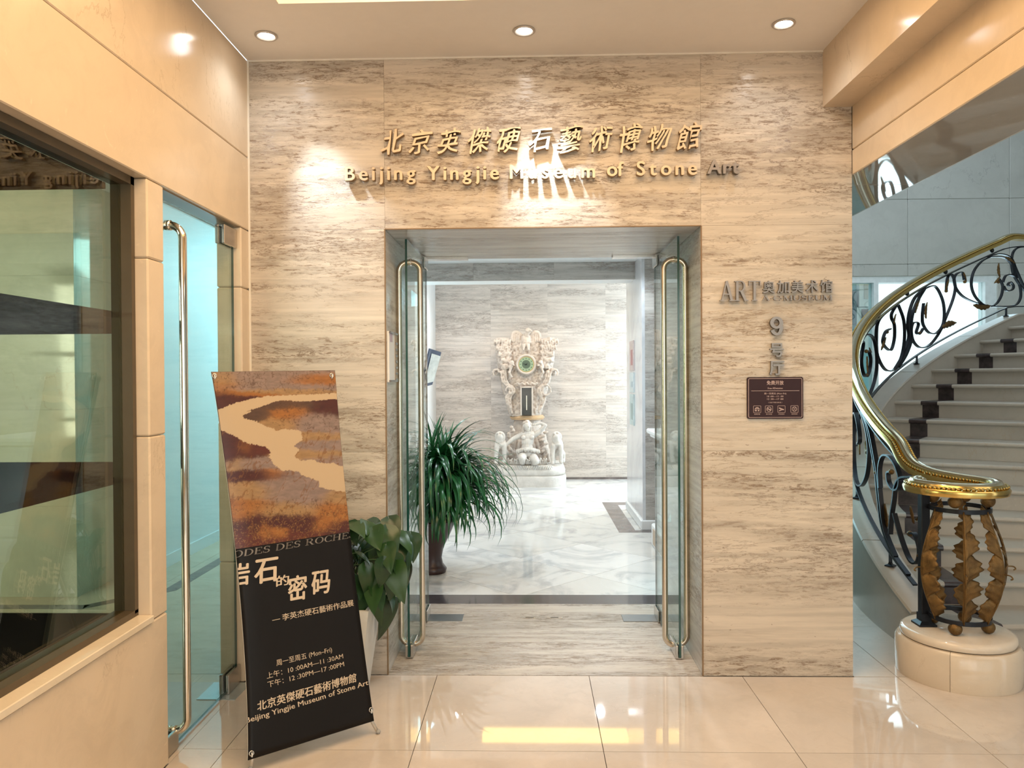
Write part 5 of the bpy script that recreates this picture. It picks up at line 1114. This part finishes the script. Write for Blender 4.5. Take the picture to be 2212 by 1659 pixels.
# eagle
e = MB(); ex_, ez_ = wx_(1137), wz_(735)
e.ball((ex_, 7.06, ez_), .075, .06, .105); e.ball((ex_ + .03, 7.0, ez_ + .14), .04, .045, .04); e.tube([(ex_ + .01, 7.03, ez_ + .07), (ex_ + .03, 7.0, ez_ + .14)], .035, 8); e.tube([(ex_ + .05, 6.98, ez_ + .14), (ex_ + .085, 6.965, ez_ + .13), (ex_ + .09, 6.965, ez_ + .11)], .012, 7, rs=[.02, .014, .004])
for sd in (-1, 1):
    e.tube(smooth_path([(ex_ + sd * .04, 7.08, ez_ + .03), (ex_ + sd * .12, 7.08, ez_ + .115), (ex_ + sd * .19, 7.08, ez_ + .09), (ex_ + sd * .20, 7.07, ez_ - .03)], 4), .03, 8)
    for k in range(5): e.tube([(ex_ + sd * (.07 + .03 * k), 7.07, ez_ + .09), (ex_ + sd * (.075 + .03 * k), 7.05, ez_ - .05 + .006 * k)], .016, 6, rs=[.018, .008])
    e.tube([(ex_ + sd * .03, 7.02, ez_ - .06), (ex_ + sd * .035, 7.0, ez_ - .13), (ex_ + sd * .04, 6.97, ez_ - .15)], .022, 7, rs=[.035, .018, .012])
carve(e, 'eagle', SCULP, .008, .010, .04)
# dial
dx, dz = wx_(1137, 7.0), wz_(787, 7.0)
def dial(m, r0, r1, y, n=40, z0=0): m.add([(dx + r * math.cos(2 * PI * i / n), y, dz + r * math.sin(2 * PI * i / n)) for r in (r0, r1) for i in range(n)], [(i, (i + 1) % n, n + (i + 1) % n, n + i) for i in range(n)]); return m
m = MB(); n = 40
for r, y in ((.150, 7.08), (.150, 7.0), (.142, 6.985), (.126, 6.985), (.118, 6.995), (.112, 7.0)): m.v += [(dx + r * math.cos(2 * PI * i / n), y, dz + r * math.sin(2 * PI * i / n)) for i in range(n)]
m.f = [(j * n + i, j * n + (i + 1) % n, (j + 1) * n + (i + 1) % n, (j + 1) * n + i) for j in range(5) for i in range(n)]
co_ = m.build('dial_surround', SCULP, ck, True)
cf_ = dial(dial(MB(), .0, .112, 6.999), .112, .113, 7.0).build('dial', GREEN, ck); dial(MB(), 0, .062, 6.997).build('dial_centre', GREEND, cf_)
dial(MB(), .106, .113, 6.996).build('dial_rim', GOLDD, cf_)
for k in range(12):
    a = PI / 2 - k * PI / 6; x, z = dx + .086 * math.cos(a), dz + .086 * math.sin(a); MB().box(x - .007, x + .007, 6.994, 6.998, z - .007, z + .007).build('hour_mark', GREEND, cf_)
def hand(ang, L, w_): 
    a = math.radians(90 - ang); d1 = (math.cos(a), math.sin(a)); d2 = (-d1[1], d1[0]); q = [(-d1[0] * .015 + d2[0] * w_, -d1[1] * .015 + d2[1] * w_), (d1[0] * L, d1[1] * L), (-d1[0] * .015 - d2[0] * w_, -d1[1] * .015 - d2[1] * w_)]
    return plate([(dx + u, dz + v) for u, v in q], 6.992, 6.995).build('hand', simple('hand_black', (.01, .01, .01), .4), cf_)
hand(45, .045, .005); hand(285, .055, .004)
# pendulum niche
nx0, nx1, nz0, nz1 = wx_(1127, 7.0), wx_(1148, 7.0), wz_(896, 7.0), wz_(838, 7.0)
MB().box(nx0, nx1, 6.985, 7.03, nz0, nz1).build('niche', NICHE, ck)
fm = MB(); t = .022
for a in ((nx0 - t, nx0, nz0 - .01, nz1 + t), (nx1, nx1 + t, nz0 - .01, nz1 + t), (nx0, nx1, nz1, nz1 + t)): fm.box(a[0], a[1], 6.955, 7.05, a[2], a[3], .005)
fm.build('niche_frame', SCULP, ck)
MB().box((nx0 + nx1) / 2 - .006, (nx0 + nx1) / 2 + .006, 6.975, 6.982, nz0 + .07, nz1 - .11).build('pendulum_rod', simple('rod_white', (.8, .76, .66), .3), ck)

# seated figure, grown from a joint skeleton
def skin(verts, edges, name, mat, parent, sub=2, root=0):
    me = bpy.data.meshes.new(name); me.from_pydata([v[:3] for v in verts], edges, []); o = bpy.data.objects.new(name, me); COL.objects.link(o)
    o.modifiers.new('k', 'SKIN').use_smooth_shade = True
    for i, v in enumerate(verts): r = v[3]; me.skin_vertices[0].data[i].radius = (r, r) if not isinstance(r, tuple) else r
    for d in me.skin_vertices[0].data: d.use_root = False
    me.skin_vertices[0].data[root].use_root = True
    s_ = o.modifiers.new('s', 'SUBSURF'); s_.levels = sub; s_.render_levels = sub
    dg = bpy.context.evaluated_depsgraph_get(); me2 = bpy.data.meshes.new_from_object(o.evaluated_get(dg)); bpy.data.objects.remove(o); return me2
Yf = 6.86
def F(px, py, dy=0., r=.03): p_ = at(px, py, 'y', Yf + dy); return (p_.x, p_.y, p_.z, r)
vs = [F(1139, 977, 0, .075), F(1139, 960, .0, .062), F(1140, 948, .0, (.078, .055)), F(1141, 938, .01, (.082, .05)), F(1141, 932, .0, .032), F(1140, 927, -.015, .030),
      F(1127, 940, .01, .036), F(1108, 948, .0, .027), F(1092, 962, -.01, .019), F(1088, 967, -.01, .014),
      F(1155, 940, .01, .034), F(1168, 930, .0, .027), F(1178, 919, -.01, .023), F(1168, 914, .01, .018), F(1156, 917, .02, .014),
      F(1130, 985, -.03, .058), F(1127, 990, -.17, .046), F(1130, 1003, -.05, .03), F(1136, 1004, -.0, .022),
      F(1149, 985, -.03, .058), F(1158, 996, -.15, .046), F(1150, 1004, -.03, .03), F(1146, 1004, .02, .022)]
es = [(0, 1), (1, 2), (2, 3), (3, 4), (4, 5), (3, 6), (6, 7), (7, 8), (8, 9), (3, 10), (10, 11), (11, 12), (12, 13), (13, 14), (0, 15), (15, 16), (16, 17), (17, 18), (0, 19), (19, 20), (20, 21), (21, 22)]
m = MB()
for i, (x, y, z, r) in enumerate(vs):
    r = (r if isinstance(r, tuple) else (r, r)); r = (r[0] * 1.12, r[1] * 1.12); vs[i] = (x, y, z, r); m.ball((x, y, z), r[0], r[1], min(r), 14, 9)
for a, b_ in es:
    p_, q, ra_, rb_ = Vector(vs[a][:3]), Vector(vs[b_][:3]), vs[a][3], vs[b_][3]
    for k in range(1, 5):
        t = k / 5; bulge = 1 + .10 * math.sin(PI * t); rx_, ry_ = (ra_[0] * (1 - t) + rb_[0] * t) * bulge, (ra_[1] * (1 - t) + rb_[1] * t) * bulge; rz_ = max(min(rx_, ry_), (q - p_).length * .24)
        m.ball(p_.lerp(q, t), rx_, ry_, rz_ if rx_ > .05 else min(rx_, ry_) * 1.05, 14, 9)
    if max(ra_[0], rb_[0]) < .06: m.tube([p_, (p_ + q) / 2, q], .02, 12, rs=[ra_[1], (ra_[1] + rb_[1]) / 2 * 1.06, rb_[1]])
h = Vector(F(1139, 920, -.03)[:3]); hr = Matrix.Rotation(.35, 3, 'Z')
m.ball(h, .058, .062, .074, 16, 12, hr); m.ball(h + Vector((.006, -.020, -.028)), .034, .034, .036)                  # skull, jaw
m.tube([h + Vector((.018, -.050, .012)), h + Vector((.026, -.064, -.012))], .007, 6, rs=[.005, .009]); m.ball(h + Vector((.018, -.050, -.032)), .014, .010, .006)
for sx_ in (-.012, .034): m.ball(h + Vector((sx_, -.044, .008)), .009, .008, .006)
for sx_ in (1131, 1149): m.ball(Vector(F(sx_, 945, -.045)[:3]), .036, .022, .030)
for k in range(4):                                                   # fingers of both hands, curled over what they rest on
    a = Vector(F(1087, 968, -.01)[:3]); m.tube([a + Vector((-.004 + .008 * k, 0, .002)), a + Vector((-.012 + .009 * k, -.018, -.020 - .003 * (k == 1))), a + Vector((-.008 + .009 * k, -.010, -.036))], .0055, 6)
    a = Vector(F(1155, 917, .02)[:3]); m.tube([a + Vector((0, 0, .008 - .008 * k)), a + Vector((-.024, -.006, .010 - .008 * k)), a + Vector((-.036, .008, .006 - .008 * k))], .0055, 6)
m.tube([Vector(F(1088, 966, -.02)[:3]), Vector(F(1086, 970, -.04)[:3])], .006, 6); m.tube([Vector(F(1156, 918, .0)[:3]), Vector(F(1154, 921, -.01)[:3])], .006, 6)
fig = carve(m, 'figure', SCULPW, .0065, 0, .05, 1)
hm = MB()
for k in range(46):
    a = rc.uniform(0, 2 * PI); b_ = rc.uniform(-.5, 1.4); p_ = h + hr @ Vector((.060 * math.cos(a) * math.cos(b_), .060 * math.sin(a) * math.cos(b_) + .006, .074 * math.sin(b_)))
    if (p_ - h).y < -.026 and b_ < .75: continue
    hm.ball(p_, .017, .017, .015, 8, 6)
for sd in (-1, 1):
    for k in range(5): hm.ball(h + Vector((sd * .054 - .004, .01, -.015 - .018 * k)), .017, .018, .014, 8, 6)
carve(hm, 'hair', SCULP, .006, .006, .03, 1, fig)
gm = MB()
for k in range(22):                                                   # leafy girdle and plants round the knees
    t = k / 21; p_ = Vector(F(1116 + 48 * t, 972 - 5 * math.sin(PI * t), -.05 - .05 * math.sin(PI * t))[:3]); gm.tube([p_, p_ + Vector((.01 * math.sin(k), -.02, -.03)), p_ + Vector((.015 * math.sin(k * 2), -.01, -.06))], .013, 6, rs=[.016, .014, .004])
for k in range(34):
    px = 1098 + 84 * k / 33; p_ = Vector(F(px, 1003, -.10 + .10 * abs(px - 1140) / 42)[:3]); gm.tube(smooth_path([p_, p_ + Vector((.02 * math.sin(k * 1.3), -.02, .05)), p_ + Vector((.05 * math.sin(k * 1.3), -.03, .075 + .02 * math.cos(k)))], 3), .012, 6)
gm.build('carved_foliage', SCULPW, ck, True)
# the two small lions
def lion(px, mirror):
    c = lambda a, b_, dy=0., r=.03: F(px + a * mirror, b_, dy + .03, r * 1.3)
    v = [c(2, 975, .08, .060), c(0, 962, .02, .068), c(-1, 950, -.03, .058), c(-1, 943, -.07, .040), c(-1, 941, -.11, .026),
         c(-8, 965, -.06, .034), c(-9, 985, -.07, .024), c(-9, 1000, -.08, .022), c(-9, 1003, -.11, .022), c(8, 965, -.06, .034), c(9, 983, -.07, .024), c(9, 998, -.08, .022), c(9, 1000, -.11, .022),
         c(-8, 980, .12, .045), c(-8, 992, .13, .030), c(-7, 1001, .08, .024), c(12, 978, .12, .045), c(13, 990, .13, .030), c(13, 999, .08, .024)]
    ee = [(0, 1), (1, 2), (2, 3), (3, 4), (1, 5), (5, 6), (6, 7), (7, 8), (1, 9), (9, 10), (10, 11), (11, 12), (0, 13), (13, 14), (14, 15), (0, 16), (16, 17), (17, 18)]
    q = skin(v, ee, 'lion', SCULPW, ck); mm = MB(); mm.v = [tuple(z.co) for z in q.vertices]; mm.f = [tuple(z.vertices) for z in q.polygons]
    hd = Vector(c(-1, 943, -.08)[:3])
    for k in range(20): a = 2 * PI * k / 20; mm.ball(hd + Vector((.058 * math.cos(a), .035, .060 * math.sin(a) - .006)), .024, .024, .022, 8, 6)
    for sx_ in (-.03, .03): mm.ball(hd + Vector((sx_, .0, .045)), .014, .01, .014, 8, 6)
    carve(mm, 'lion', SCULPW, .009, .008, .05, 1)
lion(1081, 1); lion(1203, 1)

# framed picture on an easel, white mantel, posters on the pillar
ea = empty('framed_picture', (-1.10, 4.5, 0), 'tilted framed picture with a dark border on an easel behind the palm', 'picture')
q = [at(929, 753, 'y', 4.45), at(953.5, 761, 'y', 4.62), at(934, 831, 'y', 4.66), at(908, 838, 'y', 4.47)]
def quadplate(m, c, shrink, off, th):
    ce_ = sum(c, Vector()) / 4; nn = (c[1] - c[0]).cross(c[3] - c[0]).normalized(); nn = nn if nn.y < 0 else -nn; a = [ce_ + (p_ - ce_) * shrink + nn * off for p_ in c]; b_ = [p_ - nn * th for p_ in a]
    return m.add([tuple(p_) for p_ in a + b_], [(0, 1, 2, 3), (7, 6, 5, 4)] + [(i, (i + 1) % 4, 4 + (i + 1) % 4, 4 + i) for i in range(4)])
quadplate(MB(), q, 1.0, 0, .02).build('frame', simple('frame_navy', (.05, .06, .10), .4), ea); quadplate(MB(), [p_ + (q[1] - q[0]) * .12 for p_ in q], .78, .003, .002).build('picture', simple('picture_grey', (.55, .55, .50), .3, var=.3, bscale=30), ea)
MB().tube([(-1.38, 4.66, 0), (-1.18, 4.56, 1.80)], .012, 6).tube([(-1.27, 4.66, 0), (-1.22, 4.56, 1.60), (-1.17, 4.56, 1.7)], .012, 6).tube([(-1.36, 4.95, 0), (-1.2, 4.60, 1.75)], .012, 6).build('easel', DGREY, ea, True)
ma = empty('mantel_pedestal', (1.25, 2.75, 0), 'white moulded mantel piece beside the passage end with a stepped base', 'mantel')
for a in ((1.10, 1.50, 2.35, 3.06, 0, .20, .012), (1.13, 1.50, 2.39, 3.02, .20, .30, .02), (1.16, 1.50, 2.44, 2.98, .30, .98, .006), (1.09, 1.52, 2.36, 3.05, 1.0, 1.03, .006), (1.06, 1.53, 2.32, 3.08, 1.03, 1.075, .012)):
    MB().box(*a).build('moulding' if a[5] - a[4] < .15 else 'block', WHITE, ma)
MB().lathe([(.0, 0), (.028, 0), (.028, .62), (.0, .62)], 1.145, 2.95, .32, 16).build('colonnette', WHITE, ma, True); MB().lathe([(.0, 0), (.028, 0), (.028, .62), (.0, .62)], 1.145, 2.48, .32, 16).build('colonnette', WHITE, ma, True)
MB().box(1.094, 1.101, 2.45, 2.95, .03, .17).build('inset_panel', simple('beige_panel', (.5, .38, .27), .4), ma)
po = []
for k, (ya, yb_, z0, z1, col) in enumerate(((4.30, 4.62, 1.62, 1.95, (.62, .52, .5)), (4.30, 4.62, 1.38, 1.60, (.60, .68, .70)), (4.30, 4.62, 1.02, 1.36, (.50, .60, .60)))):
    p_ = empty('poster', (1.12, (ya + yb_) / 2, z0), ('small poster with red print, topmost on the pillar', 'pale blue leaflet in the middle of the pillar', 'greenish leaflet, lowest on the pillar')[k], 'poster')
    MB().box(1.108, 1.1195, ya, yb_, z0, z1).build('sheet', simple('poster_%d' % k, col, .4, var=.15, bscale=60), p_)
    MB().box(1.106, 1.1085, ya + .05, yb_ - .12, z0 + .06, z1 - .1).build('print', simple('poster_print_%d' % k, ((.45, .2, .2), (.4, .5, .55), (.3, .4, .4))[k], .4), p_)
